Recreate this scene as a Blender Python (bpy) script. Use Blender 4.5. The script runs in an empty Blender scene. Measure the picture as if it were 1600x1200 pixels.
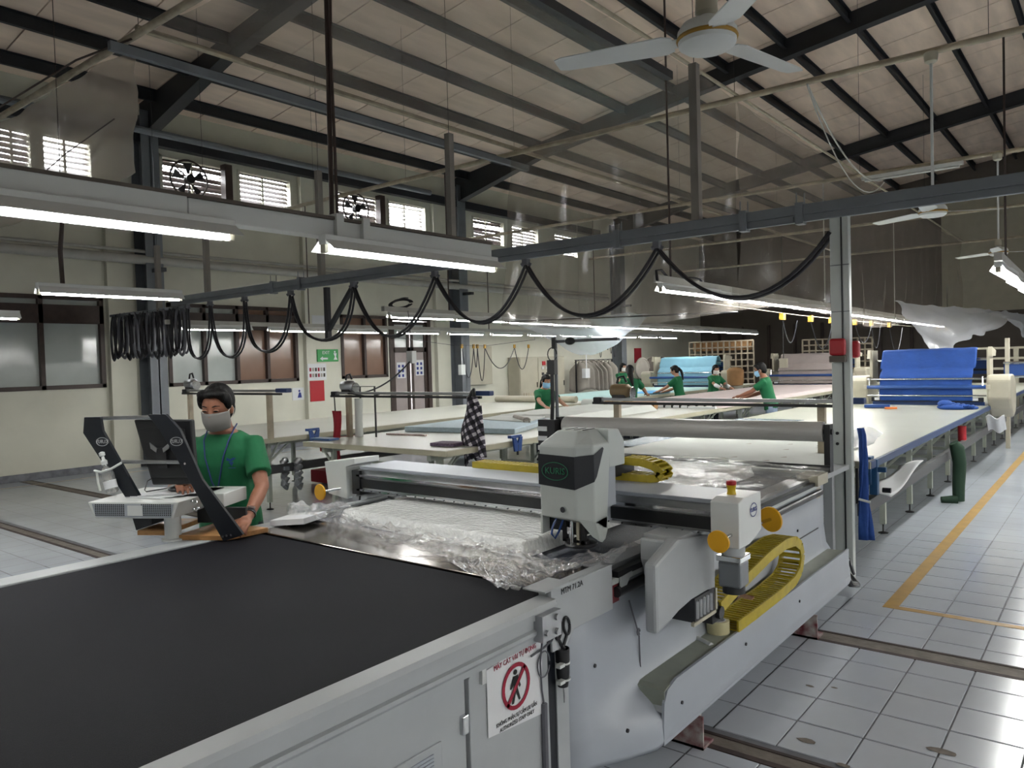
import bpy, bmesh, math, random
from mathutils import Vector, Matrix, noise
random.seed(7)
S = bpy.context.scene
COL = S.collection
PI = math.pi

# ------------------------------------------------------------------ camera
cam_data = bpy.data.cameras.new('camera')
cam = bpy.data.objects.new('camera', cam_data)
COL.objects.link(cam)
cam_data.sensor_fit = 'HORIZONTAL'
cam_data.sensor_width = 36.0
cam_data.lens = 36.0 * 1197.7 / 1600.0
cam_data.clip_start = 0.05
cam_data.clip_end = 200
_r = (Matrix.Rotation(0.6730, 4, 'Z') @ Matrix.Rotation(1.5410, 4, 'X') @ Matrix.Rotation(-0.0290, 4, 'Z'))
cam.matrix_world = Matrix.Translation((0, 0, 1.75)) @ _r
S.camera = cam

# ------------------------------------------------------------------ world, exposure
S.view_settings.view_transform = 'Standard'
S.view_settings.look = 'None'
S.view_settings.gamma = 1.0
S.view_settings.use_curve_mapping = False
S.view_settings.exposure = 1.72
TUBE_POWER = 26.0
world = bpy.data.worlds.new('world')
S.world = world
world.use_nodes = True
wn = world.node_tree.nodes
wn['Background'].inputs[0].default_value = (0.95, 0.97, 1.0, 1)
wn['Background'].inputs[1].default_value = 12.0
try:
    S.cycles.transparent_max_bounces = 16
    S.cycles.max_bounces = 8
    S.cycles.sample_clamp_indirect = 6.0
except Exception:
    pass

# ------------------------------------------------------------------ materials
def hexc(h):
    out = []
    for i in (0, 2, 4):
        c = int(h[i:i+2], 16) / 255
        out.append(c / 12.92 if c <= 0.04045 else ((c + 0.055) / 1.055) ** 2.4)
    return tuple(out) + (1.0,)

MATS = {}
def mat(name, hexcol, rough=0.6, metal=0.0, var=0.0, vscale=4.0, bump=0.0, bscale=40.0, col2=None,
        emit=0.0, spec=0.5, stretch=None, detail=4, alpha=1.0, sheen=0.0, distort=0.0, thresh=None):
    if name in MATS:
        return MATS[name]
    m = bpy.data.materials.new(name)
    m.use_nodes = True
    nt = m.node_tree
    b = nt.nodes['Principled BSDF']
    c = hexc(hexcol)
    b.inputs['Base Color'].default_value = c
    b.inputs['Roughness'].default_value = rough
    b.inputs['Metallic'].default_value = metal
    b.inputs['Specular IOR Level'].default_value = spec
    if emit > 0:
        b.inputs['Emission Color'].default_value = c
        b.inputs['Emission Strength'].default_value = emit
    tc = nt.nodes.new('ShaderNodeTexCoord')
    mp = nt.nodes.new('ShaderNodeMapping')
    nt.links.new(tc.outputs['Object'], mp.inputs['Vector'])
    if stretch:
        mp.inputs['Scale'].default_value = stretch
    if var > 0 or col2:
        n = nt.nodes.new('ShaderNodeTexNoise')
        n.inputs['Scale'].default_value = vscale
        n.inputs['Detail'].default_value = detail
        n.inputs['Distortion'].default_value = distort
        nt.links.new(mp.outputs[0], n.inputs['Vector'])
        r = nt.nodes.new('ShaderNodeValToRGB')
        r.color_ramp.elements[0].position = 0.35 if not thresh else thresh[0]
        r.color_ramp.elements[1].position = 0.65 if not thresh else thresh[1]
        if col2:
            r.color_ramp.elements[0].color = hexc(col2)
            r.color_ramp.elements[1].color = c
        else:
            r.color_ramp.elements[0].color = tuple(x * (1 - var) for x in c[:3]) + (1,)
            r.color_ramp.elements[1].color = tuple(min(1, x * (1 + var * .4)) for x in c[:3]) + (1,)
        nt.links.new(n.outputs['Fac'], r.inputs['Fac'])
        nt.links.new(r.outputs[0], b.inputs['Base Color'])
    if bump > 0:
        n2 = nt.nodes.new('ShaderNodeTexNoise')
        n2.inputs['Scale'].default_value = bscale
        n2.inputs['Detail'].default_value = 3
        nt.links.new(mp.outputs[0], n2.inputs['Vector'])
        bp = nt.nodes.new('ShaderNodeBump')
        bp.inputs['Strength'].default_value = bump
        bp.inputs['Distance'].default_value = 0.02
        nt.links.new(n2.outputs['Fac'], bp.inputs['Height'])
        nt.links.new(bp.outputs[0], b.inputs['Normal'])
    MATS[name] = m
    return m

def film(name, clear=0.75, tint='D8D4CC', rough=0.12, bump=0.5, bscale=6.0, gloss=0.5):
    """clear plastic sheeting: mostly transparent, part diffuse haze, part gloss"""
    if name in MATS:
        return MATS[name]
    m = bpy.data.materials.new(name)
    m.use_nodes = True
    nt = m.node_tree
    nt.nodes.remove(nt.nodes['Principled BSDF'])
    out = nt.nodes['Material Output']
    tr = nt.nodes.new('ShaderNodeBsdfTransparent')
    tr.inputs[0].default_value = (0.96, 0.95, 0.93, 1)
    gl = nt.nodes.new('ShaderNodeBsdfGlossy')
    gl.inputs['Roughness'].default_value = rough
    gl.inputs['Color'].default_value = (0.9, 0.9, 0.9, 1)
    df = nt.nodes.new('ShaderNodeBsdfDiffuse')
    df.inputs[0].default_value = hexc(tint)
    tl = nt.nodes.new('ShaderNodeBsdfTranslucent')
    tl.inputs[0].default_value = hexc(tint)
    tc = nt.nodes.new('ShaderNodeTexCoord')
    nz = nt.nodes.new('ShaderNodeTexNoise')
    nz.inputs['Scale'].default_value = bscale
    nz.inputs['Detail'].default_value = 5
    nz.inputs['Distortion'].default_value = 1.2
    nt.links.new(tc.outputs['Object'], nz.inputs['Vector'])
    bp = nt.nodes.new('ShaderNodeBump')
    bp.inputs['Strength'].default_value = bump
    bp.inputs['Distance'].default_value = 0.05
    nt.links.new(nz.outputs['Fac'], bp.inputs['Height'])
    nt.links.new(bp.outputs[0], gl.inputs['Normal'])
    m1 = nt.nodes.new('ShaderNodeMixShader'); m1.inputs[0].default_value = 0.5
    nt.links.new(df.outputs[0], m1.inputs[1]); nt.links.new(tl.outputs[0], m1.inputs[2])
    m2 = nt.nodes.new('ShaderNodeMixShader'); m2.inputs[0].default_value = gloss
    nt.links.new(m1.outputs[0], m2.inputs[1]); nt.links.new(gl.outputs[0], m2.inputs[2])
    m3 = nt.nodes.new('ShaderNodeMixShader'); m3.inputs[0].default_value = 1 - clear
    nt.links.new(tr.outputs[0], m3.inputs[1]); nt.links.new(m2.outputs[0], m3.inputs[2])
    nt.links.new(m3.outputs[0], out.inputs[0])
    MATS[name] = m
    return m

M_tile = mat('glazed_floor_tile', 'B9BFC8', rough=0.16, var=0.10, vscale=1.3, bump=0.03, bscale=3)
M_grout = mat('grout', '6E7076', rough=0.7, var=0.3, vscale=9)
M_trench = mat('trench_cover', '6E675F', rough=0.7, var=0.25, vscale=12, bump=0.2)
M_trenchedge = mat('trench_edge', '3A2D2B', rough=0.7, var=0.4, vscale=14)
M_tape = mat('yellow_floor_paint', '98731C', rough=0.5, var=0.15, vscale=10)
M_wall = mat('painted_plaster', 'CBCABC', rough=0.75, var=0.07, vscale=1.5, bump=0.05, bscale=8)
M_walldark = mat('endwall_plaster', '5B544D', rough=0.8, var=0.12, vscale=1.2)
M_roof = mat('roof_insulation', 'EAD6C5', rough=0.65, var=0.14, vscale=1.4, bump=0.12, bscale=5, stretch=(3, .5, 1))
M_steel = mat('blue_grey_steel', '282B30', rough=0.5, var=0.15, vscale=3)
M_steelL = mat('light_blue_steel', '6C7177', rough=0.5, var=0.12, vscale=3)
M_pipe = mat('cream_pipe', 'A69B87', rough=0.55, var=0.25, vscale=6)
M_pipew = mat('pale_pipe', 'A9A8A2', rough=0.5, var=0.1, vscale=5)
M_brown = mat('brown_frame', '3B2D28', rough=0.5, var=0.2, vscale=10)
M_glass = mat('frosted_window', 'B4BBB8', rough=0.10, var=0.15, vscale=1.2, spec=0.6)
M_glassb = mat('brown_film_window', '84695A', rough=0.12, var=0.1, vscale=1.5, spec=0.6)
M_white = mat('white_enamel', 'C9CCCB', rough=0.35, var=0.05, vscale=3)
M_mach = mat('machine_grey_paint', 'B7BDBB', rough=0.38, var=0.05, vscale=3, bump=0.02, bscale=20)
M_mach2 = mat('machine_cool_paint', '9DA3AC', rough=0.4, var=0.05, vscale=2.5)
M_machw = mat('machine_warm_paint', 'A3A7AA', rough=0.45, var=0.07, vscale=4)
M_belt = mat('black_belt', '16161D', rough=0.75, spec=0.15, var=0.12, vscale=2.5, bump=0.25, bscale=400)
M_bristle = mat('bristle_bed', '363C4A', rough=0.5, var=0.15, vscale=30, bump=0.4, bscale=120)
M_black = mat('black_plastic', '17181B', rough=0.4, var=0.1, vscale=6)
M_rubber = mat('black_rubber', '131316', rough=0.55)
M_navy = mat('dark_navy_paint', '12161E', rough=0.35)
M_dkmetal = mat('dark_metal', '3B3B3E', rough=0.35, metal=0.6, var=0.2, vscale=12)
M_alu = mat('aluminium', 'A9ABAE', rough=0.28, metal=0.9, var=0.1, vscale=8)
M_chrome = mat('chrome', 'D0D2D4', rough=0.12, metal=1.0)
M_inox = mat('stainless_plate', 'A39C94', rough=0.14, metal=1.0, var=0.1, vscale=3, bump=0.05, bscale=2)
M_yel = mat('yellow_plastic', 'C7A80F', rough=0.4, var=0.08, vscale=10)
M_yelc = mat('yellow_chain', 'A8961F', rough=0.45, var=0.12, vscale=20)
M_red = mat('red_plastic', 'A31722', rough=0.4)
M_redc = mat('red_cloth', '8E1626', rough=0.8, var=0.1)
M_blue = mat('blue_cloth', '143F86', rough=0.8, var=0.12, vscale=6, bump=0.15, bscale=30)
M_bluem = mat('blue_machine_paint', '20427E', rough=0.35, var=0.05)
M_lblue = mat('light_blue_cloth', '76A5BA', rough=0.8, var=0.06, vscale=3, bump=0.1, bscale=30)
M_cyan = mat('pale_aqua_cloth', '9FBFBE', rough=0.85, var=0.05)
M_pink = mat('pale_pink_cloth', 'C2B4B3', rough=0.85, var=0.06, bump=0.2, bscale=20)
M_beige = mat('beige_cloth', '9C9290', rough=0.85, var=0.08)
M_top = mat('cream_laminate', 'A8A99D', rough=0.32, var=0.05, vscale=1.2)
M_toped = mat('laminate_edge', 'A8A48F', rough=0.45, var=0.1)
M_leg = mat('table_frame_paint', 'A9AFA4', rough=0.45, var=0.08)
M_tube = mat('lit_tube', 'FAFAF6', emit=TUBE_POWER)
M_wood = mat('light_wood', 'A97C4C', rough=0.5, var=0.2, vscale=6, stretch=(1, 8, 8))
M_green = mat('green_tshirt', '065C36', rough=0.85, var=0.08, vscale=8, bump=0.25, bscale=9)
M_skin = mat('skin', '8C5B45', rough=0.55, var=0.06, vscale=10)
M_skin2 = mat('skin_pale', 'A47860', rough=0.55, var=0.05, vscale=10)
M_hair = mat('black_hair', '070607', rough=0.6, spec=0.25, bump=0.4, bscale=60, stretch=(1, 1, .2))
M_jeans = mat('dark_trousers', '20242E', rough=0.85, var=0.15)
M_jeansl = mat('pale_jeans', '7E8DA3', rough=0.85, var=0.15)
M_mask = mat('grey_mask', '74726F', rough=0.8)
M_maskb = mat('blue_mask', '8FBFE0', rough=0.8)
M_maskw = mat('white_mask', 'D6D3CE', rough=0.8)
M_cloth = mat('white_cloth', 'BFC2BE', rough=0.85, var=0.04, bump=0.1, bscale=15)
M_paper = mat('paper', 'D3D5D8', rough=0.8, var=0.03)
M_greyc = mat('grey_cloth', '9C968E', rough=0.85, var=0.1, bump=0.2, bscale=8)
M_ink = mat('black_ink', '141416', rough=0.7)
M_inkr = mat('red_ink', '8E1330', rough=0.7)
M_inkb = mat('blue_ink', '27357E', rough=0.7)
M_inkg = mat('green_ink', '1C6B4B', rough=0.6)
M_inkw = mat('white_ink', 'A6A8AA', rough=0.6)
M_green2 = mat('green_plastic', '1F8C3F', rough=0.4)
M_cream = mat('cream_enamel', 'A9A493', rough=0.45, var=0.06)
M_cable = mat('cable', '1C1C22', rough=0.45)
M_cableg = mat('grey_cable', '5A5B62', rough=0.5)
M_card = mat('cardboard', '8E6B46', rough=0.85, var=0.2)
M_tapep = mat('clear_tape', 'BDB690', rough=0.3)
M_film = film('clear_film', clear=0.66, tint='9C948C', rough=0.18, bump=0.35, bscale=2.2, gloss=0.22)
M_filmd = film('dusty_film', clear=0.70, tint='A39A90', rough=0.25, bump=0.3, bscale=3.0, gloss=0.15)
M_filmw = film('white_film', clear=0.35, tint='CDD0D8', rough=0.2, bump=0.7, bscale=6.0, gloss=0.3)
M_filmb = film('billow_film', clear=0.62, tint='D2D4D6', rough=0.10, bump=0.5, bscale=5.0, gloss=0.5)
M_filmc = film('crumpled_film', clear=0.60, tint='CDD0DE', rough=0.06, bump=1.0, bscale=9.0, gloss=0.6)
M_bundle = mat('wrapped_white_fabric', 'E4E6E5', rough=0.10, var=0.05, vscale=8, bump=0.85, bscale=34, spec=1.0, stretch=(.8, 1.6, 1))
M_roll = mat('film_roll', 'A7A6A3', rough=0.3, var=0.12, vscale=5, bump=0.15, bscale=20, stretch=(.3, 3, 3))
M_sky = None

# ------------------------------------------------------------------ mesh helper
class MB:
    def __init__(s):
        s.v = []; s.f = []; s.mi = []; s.cur = 0
    def add(s, vs, fs, m=None):
        o = len(s.v)
        s.v += [Vector(p) for p in vs]
        for f in fs:
            s.f.append([i + o for i in f]); s.mi.append(s.cur if m is None else m)
        return s
    def box(s, x0, x1, y0, y1, z0, z1, m=None):
        v = [(x, y, z) for z in (z0, z1) for y in (y0, y1) for x in (x0, x1)]
        return s.add(v, [(0, 2, 3, 1), (4, 5, 7, 6), (0, 1, 5, 4), (2, 6, 7, 3), (0, 4, 6, 2), (1, 3, 7, 5)], m)
    def obox(s, c, u, v, w, su, sv, sw, m=None):
        c = Vector(c); u = Vector(u).normalized() * su / 2; v = Vector(v).normalized() * sv / 2; w = Vector(w).normalized() * sw / 2
        p = [c + a * u + b * v + d * w for d in (-1, 1) for b in (-1, 1) for a in (-1, 1)]
        return s.add(p, [(0, 2, 3, 1), (4, 5, 7, 6), (0, 1, 5, 4), (2, 6, 7, 3), (0, 4, 6, 2), (1, 3, 7, 5)], m)
    def beam(s, p, q, w, h, up=(0, 0, 1), m=None):
        p = Vector(p); q = Vector(q); d = q - p
        up = Vector(up)
        sd = d.cross(up)
        if sd.length < 1e-5:
            sd = d.cross(Vector((1, 0, 0)))
        u2 = sd.cross(d)
        return s.obox((p + q) / 2, d, sd, u2, d.length, w, h, m)
    def tube(s, pts, r, n=8, cap=True, m=None, flat=1.0):
        pts = [Vector(p) for p in pts]; k = len(pts)
        rs = r if isinstance(r, (list, tuple)) else [r] * k
        vs = []; prev = None
        for i, p in enumerate(pts):
            t = (pts[min(i + 1, k - 1)] - pts[max(i - 1, 0)])
            if t.length < 1e-9: t = Vector((0, 0, 1))
            t.normalize()
            if prev is None:
                a = Vector((0, 0, 1)) if abs(t.z) < 0.9 else Vector((1, 0, 0))
                n1 = t.cross(a).normalized()
            else:
                n1 = (prev - t * prev.dot(t))
                n1 = n1.normalized() if n1.length > 1e-6 else prev
            prev = n1; n2 = t.cross(n1)
            for j in range(n):
                a = 2 * PI * j / n
                vs.append(p + (n1 * math.cos(a) + n2 * math.sin(a) * flat) * rs[i])
        fs = []
        for i in range(k - 1):
            for j in range(n):
                fs.append((i * n + j, i * n + (j + 1) % n, (i + 1) * n + (j + 1) % n, (i + 1) * n + j))
        if cap:
            fs.append(tuple(range(n - 1, -1, -1))); fs.append(tuple(range((k - 1) * n, k * n)))
        return s.add(vs, fs, m)
    def cyl(s, p, q, r, n=16, r2=None, m=None):
        return s.tube([p, q], [r, r if r2 is None else r2], n, True, m)
    def prism(s, poly, vec, m=None):
        k = len(poly); poly = [Vector(p) for p in poly]; vec = Vector(vec)
        return s.add(poly + [p + vec for p in poly],
                     [tuple(range(k - 1, -1, -1)), tuple(range(k, 2 * k))] + [(i, (i + 1) % k, (i + 1) % k + k, i + k) for i in range(k)], m)
    def grid(s, fn, nu, nv, m=None):
        vs = [fn(i / nu, j / nv) for j in range(nv + 1) for i in range(nu + 1)]
        fs = [(j * (nu + 1) + i, j * (nu + 1) + i + 1, (j + 1) * (nu + 1) + i + 1, (j + 1) * (nu + 1) + i) for j in range(nv) for i in range(nu)]
        return s.add(vs, fs, m)
    def lathe(s, c, prof, n=20, axis=(0, 0, 1), m=None):
        c = Vector(c); ax = Vector(axis).normalized()
        a = Vector((1, 0, 0)) if abs(ax.x) < 0.9 else Vector((0, 1, 0))
        u = ax.cross(a).normalized(); w = ax.cross(u)
        vs = []
        for (r, h) in prof:
            for j in range(n):
                t = 2 * PI * j / n
                vs.append(c + ax * h + (u * math.cos(t) + w * math.sin(t)) * max(r, 1e-4))
        k = len(prof)
        fs = [(i * n + j, i * n + (j + 1) % n, (i + 1) * n + (j + 1) % n, (i + 1) * n + j) for i in range(k - 1) for j in range(n)]
        fs.append(tuple(range(n - 1, -1, -1))); fs.append(tuple(range((k - 1) * n, k * n)))
        return s.add(vs, fs, m)
    def ell(s, c, rx, ry, rz, n=14, k=8, rot=None, m=None):
        vs = []; c = Vector(c)
        R = rot if rot is not None else Matrix.Identity(3)
        for i in range(k + 1):
            ph = -PI / 2 + PI * i / k
            for j in range(n):
                t = 2 * PI * j / n
                vs.append(c + R @ Vector((rx * math.cos(ph) * math.cos(t), ry * math.cos(ph) * math.sin(t), rz * math.sin(ph))))
        fs = [(i * n + j, i * n + (j + 1) % n, (i + 1) * n + (j + 1) % n, (i + 1) * n + j) for i in range(k) for j in range(n)]
        return s.add(vs, fs, m)
    def build(s, name, mats, parent=None, smooth=False, bevel=0.0, solid=0.0):
        if not isinstance(mats, (list, tuple)): mats = [mats]
        me = bpy.data.meshes.new(name)
        root = parent
        while root is not None and root.parent is not None: root = root.parent
        if root is not None:
            off = root.get('_o', None)
            off = Vector(off) if off is not None else root.location.copy()
        else:
            xs = [p.x for p in s.v]; ys = [p.y for p in s.v]; zs = [p.z for p in s.v]
            off = Vector(((min(xs) + max(xs)) / 2, (min(ys) + max(ys)) / 2, min(zs)))
        me.from_pydata([p - off for p in s.v], [], s.f)
        for m in mats: me.materials.append(m)
        if len(mats) > 1:
            me.polygons.foreach_set('material_index', s.mi)
        bm = bmesh.new(); bm.from_mesh(me)
        bmesh.ops.remove_doubles(bm, verts=bm.verts, dist=1e-5)
        bmesh.ops.recalc_face_normals(bm, faces=bm.faces)
        bm.to_mesh(me); bm.free()
        if smooth:
            me.polygons.foreach_set('use_smooth', [True] * len(me.polygons))
            if smooth != 'all':
                me.set_sharp_from_angle(angle=math.radians(40))
        o = bpy.data.objects.new(name, me)
        COL.objects.link(o)
        if parent is None:
            o.location = off
            o['_o'] = tuple(off)
        else:
            o.parent = parent
        if bevel > 0:
            md = o.modifiers.new('bevel', 'BEVEL'); md.width = bevel; md.segments = 2; md.limit_method = 'ANGLE'
        if solid > 0:
            md = o.modifiers.new('thickness', 'SOLIDIFY'); md.thickness = solid; md.offset = 0
        return o

def thing(name, label, cat, loc=(0, 0, 0), group=None):
    o = bpy.data.objects.new(name, None)
    o.empty_display_size = 0.05
    COL.objects.link(o)
    o.location = loc; o['_o'] = tuple(loc)
    o['label'] = label; o['category'] = cat
    if group: o['group'] = group
    return o
def tag(o, label, cat, group=None):
    o['label'] = label; o['category'] = cat
    if group: o['group'] = group
    return o
def struct(o):
    o['kind'] = 'structure'; return o
def lab(o, label):
    o['label'] = label; return o
def dup(root, loc, rz=None, label=None, group=None):
    kids = {}
    for c in bpy.data.objects:
        if c.parent: kids.setdefault(c.parent.name, []).append(c)
    def rec(o, par):
        n = o.copy(); COL.objects.link(n); n.parent = par
        for c in kids.get(o.name, []): rec(c, n)
        return n
    r = rec(root, None)
    r.location = loc
    if rz is not None: r.rotation_euler = (0, 0, rz)
    if label: r['label'] = label
    if group: r['group'] = group
    return r
def text(s, size, org, right, up, m, parent, name='lettering', depth=0.0006, align='CENTER', sx=1.0, flip=False):
    cu = bpy.data.curves.new('lettering', 'FONT')
    cu.body = s; cu.size = size; cu.align_x = align; cu.align_y = 'CENTER'; cu.extrude = depth; cu.resolution_u = 2
    t = bpy.data.objects.new('lettering', cu); COL.objects.link(t)
    dg = bpy.context.evaluated_depsgraph_get()
    me = bpy.data.meshes.new_from_object(t.evaluated_get(dg))
    bpy.data.objects.remove(t)
    r = Vector(right).normalized(); u = Vector(up).normalized(); n = r.cross(u)
    if flip: r = -r
    root = parent
    while root.parent is not None: root = root.parent
    off = Vector(root.get('_o'))
    for v in me.vertices:
        v.co = Vector(org) + r * v.co.x * sx + u * v.co.y + n * v.co.z - off
    me.materials.clear(); me.materials.append(m)
    o = bpy.data.objects.new(name, me); COL.objects.link(o); o.parent = parent
    return o
def ring_pts(c, u, v, ru, rv, n=28):
    c = Vector(c); u = Vector(u).normalized(); v = Vector(v).normalized()
    return [c + u * ru * math.cos(2 * PI * i / n) + v * rv * math.sin(2 * PI * i / n) for i in range(n)]
def ellipse_ring(c, u, v, ru, rv, w, m, parent, name='logo_ring'):
    mb = MB(); a = ring_pts(c, u, v, ru, rv); b = ring_pts(c, u, v, ru - w, rv - w); n = len(a)
    nn = Vector(u).cross(Vector(v)).normalized() * 0.001
    mb.add([p + nn for p in a] + [p + nn for p in b], [(i, (i + 1) % n, n + (i + 1) % n, n + i) for i in range(n)])
    return mb.build(name, m, parent, solid=0.001)
def cat_curve(p, q, sag, n=14):
    p = Vector(p); q = Vector(q); out = []
    for i in range(n + 1):
        t = i / n; c = p.lerp(q, t); c.z -= sag * 4 * t * (1 - t); out.append(c)
    return out
# ------------------------------------------------------------------ the setting
X0 = -14.23; XR = 17.2; YB = 31.0; YF = -6.0; RIDGE = 1.5
def zu(x):
    """underside of the purlins"""
    return 6.55 + 0.135 * ((x + 13.7) if x <= RIDGE else (2 * RIDGE - x + 13.7))
T = 0.295
# floor slab in grout colour; tiles 0.295 m; two strips for trenches are left out
tr1 = (3.16, 3.30); tr2 = (4.74, 4.93)
mb = MB(); mb.box(X0 - .2, XR, YF, YB, -0.12, -0.004)
floor = mb.build('floor', M_grout); struct(floor)
cands = []
nx0 = int((X0 + 1.514) / T) - 1; nx1 = int((8 + 1.514) / T)
ny0 = int((0.2 - 4.522) / T); ny1 = int((YB - 4.522) / T)
camp = Vector((0, 0, 1.75)); vd = Vector((-0.623, 0.782, 0))
def hidden(x, y):
    return -3.75 < x < -1.5 and y < 5.6
def clip_tile(y0, y1):
    for (a, b) in (tr1, tr2):
        if y0 < b and y1 > a:
            if y0 >= a - .02 and y1 <= b + .02: return None
            if y0 < a: y1 = a if (a - y0) >= (y1 - b) else y1
            if y1 > b and y0 >= a: y0 = b
            elif y1 > b and y0 < a:
                pass
    return (y0, y1)
for i in range(nx0, nx1 + 1):
    for j in range(ny0, ny1 + 1):
        x0 = -1.514 + i * T; y0 = 4.522 + j * T
        r = clip_tile(y0, y0 + T)
        if r is None or r[1] - r[0] < .03: continue
        cx, cy = x0 + T / 2, y0 + T / 2
        d = Vector((cx, cy, 0)) - camp
        dep = d.dot(vd); lat = d.dot(Vector((0.782, 0.623, 0)))
        vis = dep > 0.5 and abs(lat / dep) < 0.72 and d.z / dep > -0.56
        a = 1 / (d.length ** 3) if vis and not hidden(cx, cy) else 0
        cands.append((a, x0, r[0], r[1]))
cands.sort(key=lambda c: -c[0])
tm = {}
for k, (a, x0, y0, y1) in enumerate(cands[:300]):
    key = round(y1 - y0, 2)
    if key not in tm:
        t = MB(); g = 0.0035; w = T - g; h = key - g; b = 0.002
        t.add([(g, g, -.006), (w, g, -.006), (w, h, -.006), (g, h, -.006), (g + b, g + b, 0), (w - b, g + b, 0), (w - b, h - b, 0), (g + b, h - b, 0)],
              [(4, 5, 6, 7), (0, 1, 5, 4), (1, 2, 6, 5), (2, 3, 7, 6), (3, 0, 4, 7)])
        me = bpy.data.meshes.new('tile'); me.from_pydata([tuple(p) for p in t.v], [], t.f); me.materials.append(M_tile); tm[key] = me
    o = bpy.data.objects.new('floor_tile', tm[key]); COL.objects.link(o); o.parent = floor
    o.location = Vector((x0, y0, 0.001 * random.random())) - floor.location
mb = MB()
for (a, x0, y0, y1) in cands[300:]:
    g = 0.0035
    mb.add([(x0 + g, y0 + g, 0), (x0 + T - g, y0 + g, 0), (x0 + T - g, y1 - g, 0), (x0 + g, y1 - g, 0)], [(0, 1, 2, 3)])
o = mb.build('floor_tiles', M_tile, floor); o['kind'] = 'stuff'
for (a, b) in (tr1, tr2):
    mb = MB(); mb.box(X0, 8, a, b, -.02, -.003); mb.build('trench_cover', M_trench, floor)
    mb = MB(); mb.box(X0, 8, a, a + .035, -.02, 0.0005); mb.box(X0, 8, b - .022, b, -.02, 0.0005); mb.build('trench_edging', M_trenchedge, floor)
mb = MB(); mb.box(-1.29, -1.20, 5.60, 26, .001, .0025); mb.build('floor_marking', M_tape, floor)
mb = MB(); mb.box(-1.20, 6, 5.60, 5.665, .001, .0025); mb.build('floor_marking', M_tape, floor)
# left area faint markings
mb = MB(); mb.box(-8.6, -4.0, 4.55, 4.6, .001, .0025); mb.box(-13.6, -13.55, 1, 12, .001, .0025)
mb.build('floor_marking', M_pipe, floor)
# stains on the tiles in the right aisle
for (sx, sy, r) in ((-1.12, 3.46, .035), (-1.29, 4.05, .02), (-0.93, 3.34, .025), (-.62, 3.7, .05), (-1.18, 4.10, .015)):
    mb = MB(); pts = [(sx + r * (1 + .4 * random.random()) * math.cos(t * PI / 5), sy + .5 * r * (1 + .5 * random.random()) * math.sin(t * PI / 5), .0022) for t in range(10)]
    mb.add(pts, [tuple(range(10))]); mb.build('stain', M_trench, floor)

# ---- left wall with windows, door and louvre openings
def wall_panels(name, plane, mat_, holes, u0, u1, z0, z1, thick=.2):
    """wall in the plane X=plane made of blocks around rectangular holes (y0,y1,z0,z1)"""
    mb = MB()
    us = sorted(set([u0, u1] + [h[0] for h in holes] + [h[1] for h in holes]))
    zs = sorted(set([z0, z1] + [h[2] for h in holes] + [h[3] for h in holes]))
    for a, b in zip(us, us[1:]):
        run = None
        for c, d in zip(zs, zs[1:]):
            m_ = ((a + b) / 2, (c + d) / 2)
            if any(h[0] < m_[0] < h[1] and h[2] < m_[1] < h[3] for h in holes):
                if run: mb.box(plane - thick, plane, a, b, run[0], run[1]); run = None
            else:
                run = (run[0], d) if run else (c, d)
        if run: mb.box(plane - thick, plane, a, b, run[0], run[1])
    return struct(mb.build(name, mat_))
windows = [(-5.6, -1.8, 1.47, 3.1), (-.6, 1.0, 1.47, 3.1), (2.2, 6.2, 1.49, 3.1), (7.36, 10.3, 1.45, 3.05), (11.5, 12.93, 1.45, 2.95)]
doorh = (13.0, 14.45, 0.0, 2.95)
louv = [(1.9, 3.1), (3.25, 4.4), (4.62, 5.2), (5.3, 6.15), (7.35, 8.75), (8.98, 10.3), (11.5, 12.85), (13.1, 14.45), (16.25, 17.7), (18.0, 19.4), (20.2, 21.6)]
LZ0, LZ1 = 5.08, 5.86
holes = [w for w in windows] + [doorh] + [(a, b, LZ0, LZ1) for a, b in louv]
wall = wall_panels('wall_left', X0, M_wall, holes, YF, YB, 0, 6.80)
# piers on the wall between window bays
for (a, b) in ((10.45, 11.35), (14.6, 15.1), (6.25, 6.7)):
    mb = MB(); mb.box(X0, X0 + .12, a, b, 0, 6.3); struct(mb.build('trim_1', M_wall))
mb = MB(); mb.box(X0, X0 + .02, YF, YB, 0, .12); struct(mb.build('baseboard_left', M_grout))
def window(n, y0, y1, z0, z1, cols, trans=None, brown=()):
    fr = MB(); fw = .07
    fr.box(X0 - .12, X0 + .03, y0, y1, z0, z0 + fw); fr.box(X0 - .12, X0 + .03, y0, y1, z1 - fw, z1)
    fr.box(X0 - .12, X0 + .03, y0, y0 + fw, z0, z1); fr.box(X0 - .12, X0 + .03, y1 - fw, y1, z0, z1)
    if trans: fr.box(X0 - .1, X0 + .03, y0, y1, trans - .16, trans + .16)
    w = (y1 - y0 - fw) / cols
    for i in range(1, cols): fr.box(X0 - .1, X0 + .03, y0 + i * w, y0 + i * w + fw, z0, z1)
    f = struct(fr.build('window_%d' % n, M_brown))
    for i in range(cols):
        a, b = y0 + i * w + fw, y0 + (i + 1) * w
        segs = [(z0 + fw, (trans - .16) if trans else z1 - fw)] + ([(trans + .16, z1 - fw)] if trans else [])
        for (c, d) in segs:
            p = MB(); p.box(X0 - .07, X0 - .06, a, b, c, d)
            p.build('pane', M_glassb if i in brown else M_glass, f)
window(1, *windows[0], 4); window(2, *windows[1], 2)
window(3, 2.2, 6.2, 1.49, 3.1, 4, trans=2.78)
window(4, 7.36, 10.3, 1.45, 3.05, 4, trans=2.72, brown=(2, 3))
window(5, 11.5, 12.93, 1.45, 2.95, 2, brown=(0, 1))
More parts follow.
